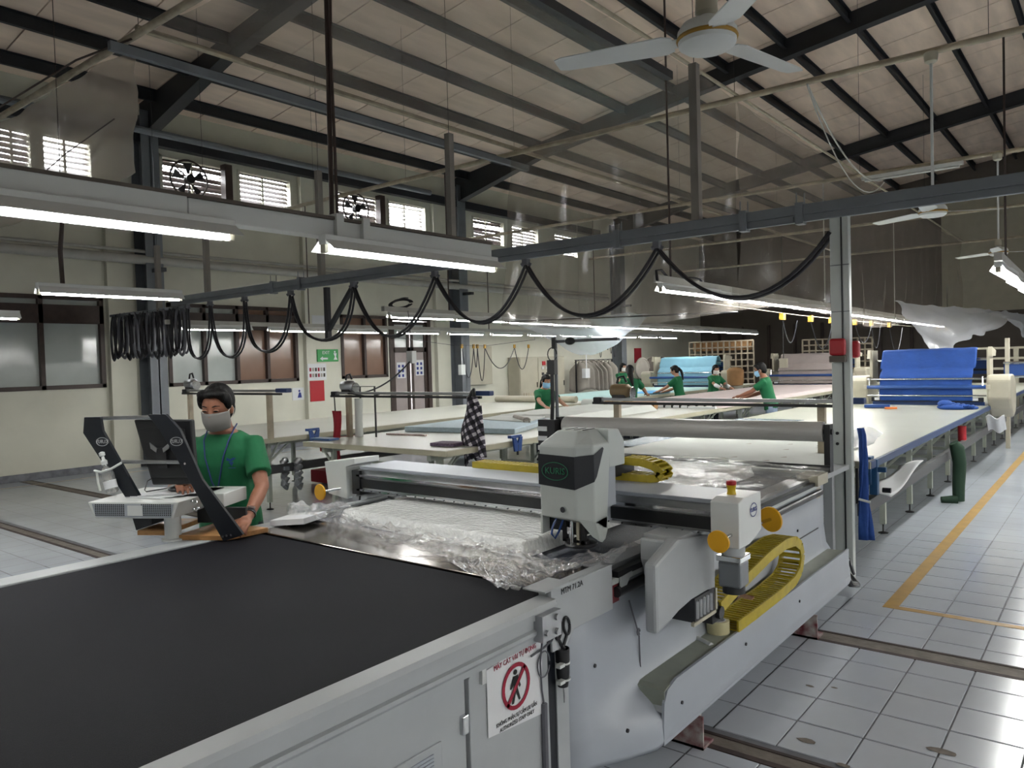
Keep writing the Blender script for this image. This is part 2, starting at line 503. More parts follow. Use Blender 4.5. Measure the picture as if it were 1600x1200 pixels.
# brown double door
fr = MB()
fr.box(X0 - .12, X0 + .03, 13.0, 13.12, 0, 2.95); fr.box(X0 - .12, X0 + .03, 14.33, 14.45, 0, 2.95); fr.box(X0 - .12, X0 + .03, 13, 14.45, 2.85, 2.95)
d = struct(fr.build('door_1', M_brown))
for (a, b) in ((13.12, 13.72), (13.76, 14.33)):
    p = MB(); fw = .09
    p.box(X0 - .08, X0 - .02, a, b, .02, .55); p.box(X0 - .08, X0 - .02, a, a + fw, .55, 2.83); p.box(X0 - .08, X0 - .02, b - fw, b, .55, 2.83)
    p.box(X0 - .08, X0 - .02, a, b, 2.05, 2.18); p.box(X0 - .08, X0 - .02, a, b, 2.75, 2.83)
    leaf = p.build('door_leaf', M_brown, d)
    g = MB(); g.box(X0 - .06, X0 - .05, a + fw, b - fw, .55, 2.05); g.build('pane', M_beige, leaf)
    g = MB(); g.box(X0 - .06, X0 - .05, a + fw, b - fw, 2.18, 2.75); g.build('pane', M_glass, leaf)
# louvre openings: frames and slats, some with an exhaust fan
for k, (a, b) in enumerate(louv):
    fr = MB(); w = .05
    fr.box(X0 - .2, X0 + .02, a, a + w, LZ0, LZ1); fr.box(X0 - .2, X0 + .02, b - w, b, LZ0, LZ1)
    fr.box(X0 - .2, X0 + .02, a, b, LZ0, LZ0 + w); fr.box(X0 - .2, X0 + .02, a, b, LZ1 - w, LZ1)
    fr.box(X0 - .15, X0 - .1, (a + b) / 2 - .02, (a + b) / 2 + .02, LZ0, LZ1)
    f = struct(fr.build('window_%d' % (6 + k), M_wall))
    for s_ in range(8):
        z = LZ0 + .08 + s_ * .095
        p = MB(); jit = random.uniform(-.012, .012)
        p.beam((X0 - .12, a + w, z + jit), (X0 - .12, b - w, z - jit), .104, .008, up=((.93, 0, .38), (.80, 0, .6), (.88, 0, .48), (.62, 0, .78))[k % 4] if random.random() > .12 else (.6, 0, .8))
        p.build('slat', M_brown, f)
for n_, (a, b) in enumerate(((7.35, 8.75), (11.5, 12.85), (3.25, 4.4))):
    cy = a + .55; cz = 5.46
    t = thing('exhaust_fan', ('dark round exhaust fan in the louvre bay beside the first steel column', 'dark exhaust fan in the bright middle louvre bay', 'dark exhaust fan in the leftmost louvre bays behind hanging plastic')[n_], 'fan', (X0 + .05, cy, 5.08), 'wall exhaust fans')
    mb = MB(); mb.tube([Vector((X0 + .06, cy + .38 * math.cos(q * PI / 12), cz + .36 * math.sin(q * PI / 12))) for q in range(25)], .022, 6, False); mb.build('ring', M_brown, t, True)
    mb = MB(); mb.cyl((X0 + .02, cy, cz), (X0 + .14, cy, cz), .09, 14); mb.build('motor', M_black, t)
    mb = MB()
    for q in range(3): mb.beam((X0 + .08, cy, cz), (X0 + .08, cy + .38 * math.cos(.4 + q * 2.1), cz + .36 * math.sin(.4 + q * 2.1)), .02, .02, up=(1, 0, 0))
    mb.build('strut', M_black, t)
    for q in range(5):
        mb = MB(); an = q * 2 * PI / 5 + .3
        mb.add([(X0 + .04, cy + .08 * math.cos(an), cz + .08 * math.sin(an)), (X0 + .07, cy + .33 * math.cos(an - .2), cz + .33 * math.sin(an - .2)), (X0 + .02, cy + .33 * math.cos(an + .35), cz + .33 * math.sin(an + .35))], [(0, 1, 2)])
        mb.build('blade', M_dkmetal, t, solid=.004)
    mb = MB(); mb.box(X0 + .03, X0 + .2, b - .16, b, LZ0, LZ1); mb.build('side_panel', M_brown, t)

# ---- other walls
def gable(y, thick, mat_, name):
    mb = MB(); t_ = .32
    mb.prism([(X0 - .2, y, 0), (XR, y, 0), (XR, y, zu(XR) + t_), (RIDGE, y, zu(RIDGE) + t_), (X0 - .2, y, zu(X0) + t_)], (0, thick, 0))
    return struct(mb.build(name, mat_))
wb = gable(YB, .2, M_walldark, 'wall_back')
wf = gable(YF - .2, .2, M_wall, 'wall_front')
mb = MB(); mb.box(XR, XR + .2, YF, YB, 0, 6.80); struct(mb.build('wall_right', M_wall))
# pale plastered part and beam on the end wall
mb = MB(); mb.box(-5.0, -1.0, YB - .1, YB, 3.2, 6.9); struct(mb.build('trim_2', M_cream))
mb = MB(); mb.box(-5.6, 4, YB - .2, YB, 3.0, 3.25); struct(mb.build('trim_3', M_cream))
for k in range(9):
    mb = MB(); x = -13.4 + k * 1.05
    mb.box(x, x + .1, YB - .12, YB, .2, 2.9); struct(mb.build('trim_4', M_brown))

# ---- roof: sheets, purlins, rafters
ceil_root = MB(); sh = .22
ceil_root.prism([(X0 - .2, YF - .2, zu(X0) + sh + .03), (RIDGE, YF - .2, zu(RIDGE) + sh + .03), (XR + .2, YF - .2, zu(XR) + sh + .03), (XR + .2, YF - .2, zu(XR) + sh + .08), (RIDGE, YF - .2, zu(RIDGE) + sh + .08), (X0 - .2, YF - .2, zu(X0) + sh + .08)], (0, YB - YF + .4, 0))
ceiling = struct(ceil_root.build('ceiling', M_roof))
W = 1.18
for k in range(int((YB - YF) / W) + 1):
    y0 = YF + k * W + .012; y1 = min(YF + (k + 1) * W - .012, YB)
    for (xa, xb) in ((X0, RIDGE - .01), (RIDGE + .01, XR)):
        p = MB(); za, zb = zu(xa) + sh, zu(xb) + sh
        p.add([(xa, y0, za), (xb, y0, zb), (xb, y1, zb), (xa, y1, za), (xa, y0, za + .028), (xb, y0, zb + .028), (xb, y1, zb + .028), (xa, y1, za + .028)],
              [(0, 1, 2, 3), (4, 7, 6, 5), (0, 4, 5, 1), (2, 6, 7, 3), (1, 5, 6, 2), (0, 3, 7, 4)])
        p.build('insulation_sheet', M_roof, ceiling)
pur = [-13.53 + 1.197 * k for k in range(12)]
pur += [2 * RIDGE - x for x in pur]
for x in pur:
    z = zu(x); p = MB()
    p.box(x - .035, x + .035, YF, YB, z, z + .012); p.box(x - .035, x + .035, YF, YB, z + .2, z + .212); p.box(x - .035, x - .025, YF, YB, z, z + .21)
    p.build('purlin', M_steel, ceiling)
for y in (-1.43, 6.97, 15.37, 23.77):
    for s_ in (-1, 1):
        def X(x): return x if s_ < 0 else 2 * RIDGE - x
        p = MB()
        for (ya, yb, dz0, dz1) in ((y - .11, y + .11, -.19, -.175), (y - .006, y + .006, -.18, .2)):
            a = [(X(X0 + .1), ya, zu(X0) + dz0 - .32 * (1 if dz1 < 0 else 1)), (X(-11.2), ya, zu(-11.2) + dz0), (X(RIDGE), ya, zu(RIDGE) + dz0)]
            if dz1 < 0: b = [(q[0], q[1], q[2] + .015) for q in a]
            else: b = [(X(X0 + .1), ya, zu(X0) + dz1), (X(-11.2), ya, zu(-11.2) + dz1), (X(RIDGE), ya, zu(RIDGE) + dz1)]
            p.prism(a + b[::-1], (0, yb - ya, 0))
        p.build('rafter', M_steel, ceiling)
        # column against the wall
        c = MB(); xa, xb = (X0, X0 + .42) if s_ < 0 else (XR - .42, XR)
        ztop = zu(X0) + .0
        c.box(xa, xa + .02, y - .16, y + .16, 0, ztop); c.box(xb - .02, xb, y - .16, y + .16, 0, ztop); c.box(xa, xb, y - .012, y + .012, 0, ztop)
        c.box(xa - 0, xb + .03, y - .18, y + .18, 0, .02)
        st = struct(c.build('column', M_steelL))
        br = MB(); br.box(xb - .02, xb + .3, y - .06, y + .06, 3.55, 3.62); br.build('bracket', M_steel, st)
# wall girts: one dark, one pale
mb = MB(); mb.box(X0 + .1, X0 + .28, YF, 22.6, 5.93, 6.13); struct(mb.build('wall_girt', M_steel))
mb = MB(); mb.tube([(X0 + 1.2, YF, 5.86), (X0 + 1.2, 13.4, 5.86)], .06, 10); struct(mb.build('trim_5', M_steelL))
mb = MB(); mb.tube([(X0 + .36, YF, 3.78), (X0 + .36, 22.8, 3.78)], .085, 14); mb.tube([(X0 + .36, YF, 3.93), (X0 + .36, 22.8, 3.93)], .03, 8)
o = mb.build('wall_pipe', M_pipew, None, True)
tag(o, 'long pale pipe running along the left wall on the column brackets', 'pipe')
# ------------------------------------------------------------------ overhead frame of pipes
ZP = 4.75
GP = 'suspended pipe frame'
def pipe(p, q, r, label, m=M_pipe, hang=()):
    t = MB(); t.tube([p, q], r, 10)
    o = t.build('overhead_pipe', m, None, True); tag(o, label, 'pipe', GP)
    return o
pipe((-11.5, 3.38, ZP), (7, 3.38, ZP), .035, 'nearest cream crosswise ceiling pipe, carrying the large ceiling fan')
pipe((-12.5, 8.82, ZP), (7, 8.82, ZP), .035, 'second cream crosswise ceiling pipe, meeting the long pipe at a rusty joint')
pipe((-12.5, 14.1, ZP), (7, 14.1, ZP), .035, 'third cream crosswise ceiling pipe with an unlit tube lamp under it')
pipe((-12.5, 19.6, ZP), (7, 19.6, ZP), .035, 'fourth cream crosswise ceiling pipe, half hidden by hazy plastic')
pipe((-12.5, 25.2, ZP), (7, 25.2, ZP), .035, 'farthest cream crosswise ceiling pipe near the end wall')
pipe((-6.85, 3.38, ZP + .06), (-6.85, 25.2, ZP + .06), .03, 'long cream pipe running lengthwise over the joints')
pipe((-3.55, 3.38, ZP + .06), (-3.55, 25.2, ZP + .06), .02, 'thin lengthwise pipe at the right edge of the plastic canopy')
t = MB(); t.box(-7.02, -6.96, 3.2, 9.3, 4.60, 4.68)
tag(t.build('overhead_rail', M_steelL), 'blue-grey steel channel hanging beside the long cream pipe', 'rail', GP)
t = MB(); t.box(-1.86 - 1.3, -1.80 - 1.3, 1.2, 6.3, 4.20, 4.27)
tag(t.build('overhead_rail', M_steel), 'blue-grey steel channel behind the large fan hub, reaching the hanging post', 'rail', GP)
# wires up to the roof
for (x, y) in ((-6.85, 3.4), (-6.85, 8.8), (-3.55, 8.8), (-3.5, 14.1), (-9.1, 8.8), (-1.0, 3.4), (-1.0, 8.8), (-6.85, 14.1), (-6.85, 19.6), (-3.5, 19.6), (-1., 14.1), (-1., 19.6), (-11.5, 8.8), (-10.4, 3.4)):
    row_ = {3.4: 'nearest', 8.8: 'second', 14.1: 'third', 19.6: 'fourth'}[y]
    side_ = 'left end' if x < -10 else 'far left part' if x < -9 else 'left part' if x < -6 else 'middle' if x < -3 else 'right end'
    w = MB(); w.tube([(x, y, ZP + .02), (x, y, zu(x) + .02)], .0028, 4, False)
    tag(w.build('hanging_wire', M_dkmetal), 'thin wire from the roof to the %s of the %s crosswise pipe' % (side_, row_), 'wire', 'wires holding the pipe frame')

# ------------------------------------------------------------------ cable rail of the cutting machine
RY, RZ = 6.1, 2.82
t = thing('cable_rail', 'long grey double steel rail above the cutting machine, black cables looping under it', 'rail', (-5, RY, RZ))
for n_, (xa, xb) in enumerate(((-11.6, -8.3), (-8.3, -5.2), (-5.2, -3.55), (-3.55, -1.95), (-1.95, 1.2))):
    m = MB(); m.box(xa, xb, RY - .03, RY + .03, RZ + .01, RZ + .075); m.box(xa, xb, RY - .022, RY + .022, RZ - .06, RZ - .005); m.box(xa, xb, RY - .03, RY + .03, RZ - .005, RZ + .01)
    m.build('rail_section', M_steelL, t, bevel=.006)
for x in (-8.9, -8.3, -5.2, -3.58, -2.4, -1.95):
    m = MB(); m.box(x - .03, x + .03, RY - .045, RY + .045, RZ - .075, RZ + .09)
    m.cyl((x - .02, RY - .03, RZ + .08), (x - .02, RY - .03, RZ + .17), .005, 6); m.cyl((x + .02, RY + .03, RZ + .08), (x + .02, RY + .03, RZ + .17), .005, 6)
    m.build('clamp', M_steelL, t)
m = MB(); m.box(-2.35, -2.0, RY - .034, RY - .03, RZ - .05, RZ - .01); m.build('label_plate', M_steelL, t)
for x, zt, lb in ((-10.55, 3.75, 'short grey post above the bundled cable loops'), (-12.0, 3.75, 'grey post near the wall end of the cable rail'), (-7.87, 4.2, 'grey post with a diagonal brace below, left of the white lamp'), (-5.63, 4.2, 'tall grey post rising behind the white tube lamp'), (-2.81, 4.2, 'tall grey post under the large ceiling fan')):
    m = MB(); m.box(x - .035, x + .035, RY - .035, RY + .035, RZ + .075 if x > -11.7 else 2.7, zt)
    o = m.build('hanging_post', mat('dusty_steel', '7A756F', rough=.6, var=.1)); tag(o, lb, 'post', 'posts holding the cable rail')
    w = MB(); w.tube([(x, RY, zt - .02), (x, RY, zu(x) + .05)], .003, 5, False)
    tag(w.build('hanging_wire', M_dkmetal), 'thin wire to the roof above the ' + ' '.join(lb.split(',')[0].split()[:9]), 'wire', 'wires above the rail posts')
b = MB(); b.box(-7.9, -7.84, RY + .04, RY + .1, 2.1, 2.75); b.beam((-7.87, RY + .07, 2.2), (-7.3, RY + .07, 2.78), .05, .05)
tag(b.build('rail_bracket', M_steel), 'dark grey bracket with a diagonal strut below the cable rail', 'bracket')
# festoon cable
t = thing('festoon_cable', 'black festoon cable draped in loops from the grey rail', 'cable', (-5, RY, 2.0))
pk = [-11.15, -10.5, -9.6, -8.53, -7.27, -5.9, -4.64, -3.19, -1.73]
vl = [1.93, 1.93, 1.98, 2.09, 2.08, 2.17, 2.16, 2.24]
for i in range(8):
    a, b_, z = pk[i], pk[i + 1], vl[i]
    zt = 2.70
    zb = zt if i < 7 else 2.66
    for (dx, dy, r) in ((0, -.012, .016), (.02, .014, .014)):
        pts = []
        for q in range(19):
            u = q / 18
            s_ = 1 - abs(2 * u - 1) ** 2.2
            s_ = (1 - (2 * u - 1) ** 2) * .75 + s_ * .25
            x = a + (b_ - a) * u
            if i < 4: x += .10 * math.sin(2 * PI * u) * -1
            pts.append((x + dx, RY + dy + .03 * math.sin(PI * u) * (1 if i % 2 else -1), (zt * (1 - u) + zb * u) - (zt - z) * s_ - .015 * (dx > 0)))
        m = MB(); m.tube(pts, r, 7, True); m.build('cable_loop', M_cable, t, True)
for x in pk[:-1]:
    m = MB(); m.box(x - .03, x + .03, RY - .03, RY + .03, 2.70, 2.76); m.tube([(x - .04, RY - .03, 2.70), (x, RY, 2.725), (x + .04, RY + .03, 2.70)], .02, 6); m.build('trolley', M_cableg, t)
t = thing('cable_bundle', 'bunch of parked cable loops hanging at the wall end of the grey rail', 'cable', (-12.4, RY, 2.0))
for i in range(15):
    x = -11.35 - i * .16
    zl = 1.99 + .03 * math.sin(i * 2.1); wd = .105 + .03 * math.sin(i * 1.7)
    pts = [(x + wd * math.sin(2 * PI * u) * (.8 if u < .5 else 1.1) + .02 * math.sin(i), RY + .03 * math.cos(3 * u + i), 2.72 - (2.72 - zl) * (0.5 - .5 * math.cos(2 * PI * u))) for u in [q / 16 for q in range(17)]]
    m = MB(); m.tube(pts, .024, 6, False); m.tube([Vector(p) + Vector((.03, .05, .03)) for p in pts], .018, 6, False); m.build('cable_loop', M_cable if i % 3 else M_cableg, t, True)
m = MB(); m.box(-13.7, -11.2, RY - .02, RY + .02, 2.71, 2.75); m.build('bundle_rail', M_steelL, t)

# ------------------------------------------------------------------ trunking and tube lamps
t = thing('ceiling_trunking', 'large white cable trunk running lengthwise, two tube lamps fixed under it', 'trunk', (-3.5, 2, 2.46))
m = MB(); m.box(-3.56, -3.43, -3, 1.9, 2.46, 2.575); m.build('trunk_section', M_white, t, bevel=.004)
m = MB(); m.box(-3.55, -3.44, 1.91, 4.13, 2.47, 2.565); m.build('trunk_section', M_white, t, bevel=.004)
m = MB(); m.box(-3.565, -3.425, -3, 4.13, 2.566, 2.583); m.build('trunk_lid', M_walldark, t)
for y in (2.76, 2.95): 
    m = MB(); m.box(-3.58, -3.41, y, y + .05, 2.44, 2.60); m.build('bracket', M_white, t)
m = MB(); m.tube([(-3.49, 2.79, 2.58), (-3.49, 2.82, ZP)], .014, 8); m.tube([(-3.44, 2.79, 2.58), (-3.46, 2.8, 3.5), (-3.45, 2.83, ZP)], .009, 6)
m.build('hanger_rod', M_brown, t, True)
def lamp(loc, L, label, group, tubes=1, wide=.13, ang=0, body=True, proto={}):
    """batten lamp lying along Y, hanging point at loc (top centre)"""
    key = (round(L, 2), tubes, wide, body)
    if key in proto:
        o = dup(proto[key], loc, ang, label, group); return o
    t = thing('tube_lamp', label, 'lamp', (0, 0, 0), group)
    h = L / 2
    m = MB()
    m.box(-.03, .03, -h, h, -.055, 0)
    m.build('housing', M_white, t, bevel=.004)
    m = MB()
    w = wide / 2
    m.add([(-.03, -h, -.03), (-w, -h, -.085), (-w, h, -.085), (-.03, h, -.03)], [(0, 1, 2, 3)])
    m.add([(.03, -h, -.03), (w, -h, -.085), (w, h, -.085), (.03, h, -.03)], [(0, 1, 2, 3)])
    m.build('reflector', M_white, t, solid=.003)
    for e in (-1, 1):
        m = MB(); m.box(-.02, .02, e * (h - .015) - .012, e * (h - .015) + .012, -.1, -.05); m.build('tube_holder', M_cream, t)
    for q in range(tubes):
        x = (q - (tubes - 1) / 2) * .05
        m = MB(); m.cyl((x, -h + .03, -.085), (x, h - .03, -.085), .0145, 10); m.build('tube', M_tube, t, True)
    t.location = loc; t['_o'] = tuple(loc); t.rotation_euler = (0, 0, ang)
    proto[key] = t
    return t
lamp((-3.40, 1.25, 2.475), 1.72, 'lit white tube lamp under the large trunk at the left frame edge', 'lamps under the white trunk', wide=.20)
lamp((-3.38, 3.36, 2.465), 1.46, 'lit tube lamp with long white reflector under the trunk, nearest the frame centre', 'lamps under the white trunk', wide=.20)
lamp((-6.88, 3.1, 2.50), 1.22, 'lit tube lamp left of the parked cable loops, glowing violet round the edge', None)
m = MB(); m.tube([(-7.05, 2.75, 2.49), (-7.07, 2.75, 2.8), (-7.02, 2.76, 3.05)], .016, 6); m.tube([(-7.02, 2.75, 2.5), (-7.09, 2.77, 2.8), (-7.0, 2.76, 3.05)], .011, 6); m.tube([(-7.02, 2.76, 3.0), (-6.99, 2.76, zu(-7) + .05)], .003, 4)
tag(m.build('hanger_cable', M_brown, None, True), 'brown cable holding the lamp left of the cable loops', 'cable')
lamp((-9.35, 2.55, 2.45), 1.3, 'tube lamp cut by the left frame edge, in front of the brown windows', None)
w = MB(); w.tube([(-9.35, 2.55, 2.45), (-9.35, 2.55, zu(-9.35) + .1)], .005, 5, False)
tag(w.build('hanging_wire', M_dkmetal), 'thin wire above the tube lamp at the left frame edge', 'wire')
ORD = ['nearest', 'second', 'third', 'fourth', 'fifth', 'sixth', 'seventh', 'eighth', 'ninth', 'tenth', 'eleventh', 'twelfth', 'thirteenth', 'fourteenth']
def row(x_of, y0, pitch, n, L, z, label, group, tubes=1, trunk=True):
    for i in range(n):
        y = y0 + pitch * (i + .5)
        lamp((x_of(y), y, z + .012), L, label.replace('#', ORD[i]), group, tubes)
    if trunk:
        a, b = (x_of(y0 - .1), y0 - .1, z + .035), (x_of(y0 + n * pitch), y0 + n * pitch, z + .035)
        m = MB(); m.beam(a, b, .06, .07)
        return m.build('lamp_trunk', M_pipew)
o = row(lambda y: -3.60 - .035 * (y - 6.9), 6.95, 1.50, 13, 1.44, 2.49, '# bright tube lamp from the viewer in the long row right of centre', 'right lamp row', 2)
tag(o, 'pale trunk carrying the long bright lamp row right of centre', 'trunk')
o = row(lambda y: -8.1 - .09 * (y - 7.4), 7.4, 1.52, 12, 1.36, 2.50, '# tube lamp from the viewer in the middle row, behind the cable loops', 'middle lamp row')
tag(o, 'pale trunk above the middle row of tube lamps', 'trunk')
o = row(lambda y: -11.7 - .05 * (y - 7.5), 6.1, 1.62, 12, 1.22, 2.48, '# tube lamp from the viewer in the row nearest the left wall', 'wall lamp row')
tag(o, 'pale trunk above the lamp row nearest the left wall', 'trunk')
o = row(lambda y: -.83 - .02 * (y - 7.8), 7.85, 1.5, 8, 1.4, 2.49, '# bright tube lamp from the viewer in the row at the right frame edge', 'aisle lamp row', 2)
tag(o, 'trunk carrying the lamp row at the right frame edge', 'trunk')
# rows beyond the right frame edge and behind the camera light the rest of the hall
o = row(lambda y: 3.2, -4, 1.6, 14, 1.5, 2.49, '# tube lamp in the row over the neighbouring tables, outside the frame', 'off-frame lamp row', 2)
tag(o, 'trunk over the neighbouring tables outside the frame', 'trunk')
o = row(lambda y: -7.2, -4.5, 1.6, 4, 1.5, 2.49, '# tube lamp left behind the viewer, outside the frame', 'off-frame lamp row left', 2)
tag(o, 'trunk left behind the viewer outside the frame', 'trunk')
o = row(lambda y: 7.2, -4, 1.6, 14, 1.5, 2.49, '# tube lamp in the outer row of the neighbouring bay, outside the frame', 'off-frame outer lamp row', 2)
tag(o, 'trunk of the outer row outside the frame', 'trunk')
# unlit tube under the third pipe
m = MB(); m.cyl((-3.4, 14.0, 4.62), (-2.0, 14.0, 4.62), .02, 10); m.box(-3.45, -1.95, 13.98, 14.04, 4.64, 4.70)
tag(m.build('unlit_tube_lamp', M_white), 'unlit white tube lamp hanging crosswise under the third ceiling pipe', 'lamp')
# hanging rods of the lamp rows
for (x, y, z0, lb) in ((-3.62, 7.2, 2.53, 'dark rod above the first lamp of the right row'), (-4.11, 14.1, 2.53, 'pale rod from the third pipe down to the right lamp row'), (-4.15, 19.6, 2.53, 'pale rod from the fourth pipe down to the right lamp row'), (-8.25, 8.82, 2.53, 'dark rod with a coil of cable above the middle lamp row'), (-11.8, 8.82, 2.53, 'rod holding the wall lamp row'), (-11.9, 14.1, 2.53, 'second rod holding the wall lamp row'), (-8.9, 14.1, 2.53, 'second rod holding the middle lamp row'), (-1.0, 14.1, 2.53, 'rod holding the aisle lamp row'), (-.88, 8.82, 2.53, 'near rod holding the aisle lamp row'), (3.2, 8.82, 2.53, 'rod outside the frame'), (3.2, 3.38, 2.53, 'near rod outside the frame'), (7.2, 8.82, 2.53, 'outer rod outside the frame')):
    w = MB(); w.tube([(x, y, z0), (x, y, ZP if abs(y - 7.2) > .1 else zu(x))], .011, 6)
    tag(w.build('hanger_rod', M_pipew if 'pale' in lb else M_brown), lb, 'rod')
# coil above the middle row's first lamp
m = MB()
for k in range(5):
    m.tube(ring_pts((-8.2, 7.75, 2.63), (.6, .75, .1), (0, .1, 1),   .13 + .012 * k, .05 + .012 * (k % 3), 20), .007, 5, False)
m.tube(cat_curve((-8.1, 7.5, 2.62), (-8.2, 7.9, 2.72), -.03), .008, 5)
tag(m.build('cable_coil', M_cable, None, True), 'tangled coil of dark cable lying above the first lamp of the middle row', 'cable')
m = MB(); m.tube(ring_pts((-3.72, 7.9, 2.58), (.3, .95, 0), (0, .1, 1), .16, .035, 18), .010, 5, False); m.tube([(-3.6, 7.1, 2.55), (-3.62, 7.0, 2.62), (-3.6, 6.85, 2.60), (-3.58, 6.83, 2.5)], .014, 6)
tag(m.build('cable_coil', M_cable, None, True), 'black cable loop on top of the first lamp right of centre', 'cable')
# clothes-peg clips and drop cables along the right row
t = thing('cable_line', 'thin line of yellow clips with drooping thin cables beside the right lamp row', 'line', (-3.95, 17, 2.25))
m = MB(); m.tube([(-3.85, 8.3, 2.38), (-3.9, 12, 2.33), (-3.95, 18, 2.31), (-4.0, 25, 2.3)], .004, 4, False); m.build('line', M_cream, t)
ys = [11.3, 12.6, 13.7, 15.2, 16.4, 17.9, 23.4, 24.8]
for i, y in enumerate(ys):
    x = -3.9
    m = MB(); m.box(x - .03, x + .03, y - .05, y + .05, 2.24, 2.34); m.build('clip', M_tape, t)
    if i < 6:
        m = MB(); m.tube(cat_curve((x, y, 2.27), (x + .05, y + (1.0 if i % 2 else .5), 2.24), .35 + .1 * (i % 3)), .008, 5); m.build('drop_cable', M_cable, t, True)

# ------------------------------------------------------------------ ceiling fans
def fan(loc, rod, label, a0, s=1.0):
    x, y, z = loc
    t = thing('ceiling_fan', label, 'fan', (x, y, z), 'three-blade ceiling fans')
    m = MB(); m.lathe((x, y, z), [(.0, -.05), (.10, -.048), (.125, -.03), (.13, 0), (.13, .03), (.11, .06), (.04, .085), (.03, .1)], 28); m.build('motor_hub', M_white, t, True)
    m = MB(); m.lathe((x, y, z), [(.132, -.012), (.136, -.004), (.132, .006)], 28); m.build('rim', M_tape, t, True)
    m = MB(); m.cyl((x, y, z + .1), (x, y, z + rod), .014, 10); m.build('down_rod', M_white, t, True)
    m = MB(); m.lathe((x, y, z), [(.02, .09), (.05, .11), (.045, .19), (.02, .2)], 16); m.build('lower_canopy', M_cream if rod > 1 else M_wood, t, True)
    m = MB(); m.lathe((x, y, z + rod), [(.03, -.12), (.06, -.1), (.07, -.02), (.05, 0)], 16); m.build('ceiling_canopy', M_cream, t, True)
    for k in range(3):
        a = a0 + k * 2 * PI / 3
        u = Vector((math.cos(a), math.sin(a), 0)); v = Vector((-math.sin(a), math.cos(a), .18)).normalized()
        c = Vector((x, y, z))
        m = MB(); m.add([c + u * .10 - v * .03, c + u * .2 - v * .035, c + u * .2 + v * .035, c + u * .10 + v * .03], [(0, 1, 2, 3)])
        arm = m.build('blade_arm', M_white, t, solid=.006)
        m = MB(); m.add([c + u * .15 - v * .055, c + u * .19 - v * .075, c + u * .66 - v * .058, c + u * .70 - v * .045, c + u * .705 + v * .04, c + u * .67 + v * .055, c + u * .19 + v * .07, c + u * .15 + v * .05], [tuple(range(8))])
        m.build('blade', M_white, t, solid=.005)
    return t
fan((-1.44, 3.27, 3.16), 1.59, 'large nearest white ceiling fan with rusty blade tips at the top of the picture', -2.85)
fan((-1.50, 8.82, 3.14), 1.61, 'white ceiling fan hanging left of the right-hand white post top, second from the viewer', 4.75)
fan((-1.50, 14.1, 3.22), 1.53, 'farthest white ceiling fan above the row of lamps at the right edge', 0.55)

# ------------------------------------------------------------------ plastic sheeting
def sheet(fn, nu, nv, m, label, name='plastic_sheet', group='plastic dust sheets'):
    b = MB(); b.grid(fn, nu, nv)
    return tag(b.build(name, m, None, 'all'), label, 'sheet', group)
def rip(x, y, s=1.0): return noise.noise(Vector((x * s, y * s, 3.3)))
sheet(lambda u, v: (-6.82 + u * 3.25, 3.45 + v * 21.7, ZP + .035 - .05 * math.sin(PI * u) + .05 * rip(u * 4, v * 16)), 14, 60, M_film, 'hazy clear plastic canopy lying on the pipe frame under the middle of the roof')
def curt(u, v):
    x = -6.95 + u * 3.4 - .25 * v * (1 - u); z = ZP - .02 - v * 2.45 - .12 * math.sin(PI * u) * v
    return (x, 8.84 + .08 * rip(u * 9, v * 4) + .03 * math.sin(u * 55) * (.3 + v), z)
sheet(curt, 60, 26, M_film, 'clear plastic curtain hanging crosswise from the second pipe, behind the cable loops')
def curt2(u, v):
    y = 8.9 + u * 16; z = ZP - .02 - v * (2.45 - .1 * math.sin(u * 12))
    return (-3.56 + .08 * rip(u * 18, v * 4) + .03 * math.sin(u * 120) * (.3 + v), y, z)
sheet(curt2, 90, 22, M_film, 'clear plastic curtain hanging lengthwise above the bright right lamp row')
def lefts(u, v):
    x = -7.0 - u * 4.2 ; top = ZP - .05 - .0 * u; z = top - v * (1.12 + .10 * math.sin(u * 3))
    return (x + .08 * v * math.sin(5 * v), 3.42 + .06 * rip(u * 6, v * 5) + .02 * math.sin(u * 30), z)
sheet(lefts, 50, 24, film('thick_film', clear=.38, tint='C0B5AC', rough=.22, bump=.5, bscale=3, gloss=.2), 'torn dusty plastic sheet hanging from the nearest pipe at the upper left corner')
m = MB(); m.tube([(-7.3, 3.36, 4.1), (-8.2, 3.3, 3.95), (-9.6, 3.2, 3.62), (-10.6, 3.2, 3.6)], .006, 5); m.tube([(-6.9, 3.36, 4.72), (-7.9, 3.3, 4.78), (-8.8, 3.25, 4.74), (-11, 3.2, 4.7)], .01, 5)
tag(m.build('cord', M_brown, None, True), 'dark cord tied across the plastic sheet at the upper left', 'cord')
def swag(u, v):
    x = -3.3 + .5 * v; y = 15.5 + u * 13
    z = 2.66 - v * (.62 + .28 * math.sin(u * 9 + .6) + .1 * math.sin(u * 23))
    return (x + .16 * rip(u * 14, v * 3) + 1.5 * u, y, z + .06 * rip(u * 20, v * 6))
sheet(swag, 90, 16, M_filmw, 'bunched bluish-white film swag drooping behind the blue fabric spreader')
def swag2(u, v):
    x = -10.9 + u * 3.3; s_ = math.sin(PI * min(1, u * 1.15)) if u < .87 else 0
    return (x, 13.2 + 1.6 * v + .1 * rip(u * 9, v * 3), 2.62 - v * .9 * s_ * (1 - .3 * u) + .05 * rip(u * 12, v * 5))
sheet(swag2, 50, 14, M_filmw, 'white film sagging in a point under the middle lamps above the electric cabinet')
m = MB()
for q_ in (-10.7, -9.3, -7.9): m.tube([(q_, 14.1, 2.58), (q_, 14.1, ZP)], .004, 4)
tag(m.build('film_ties', M_pipew), 'thin ties from the third crosswise pipe down to the sagging white film', 'cord')
m = MB(); m.tube([(-7.2, 8.9, 2.34), (-3.6, 8.9, 2.26)], .012, 6)
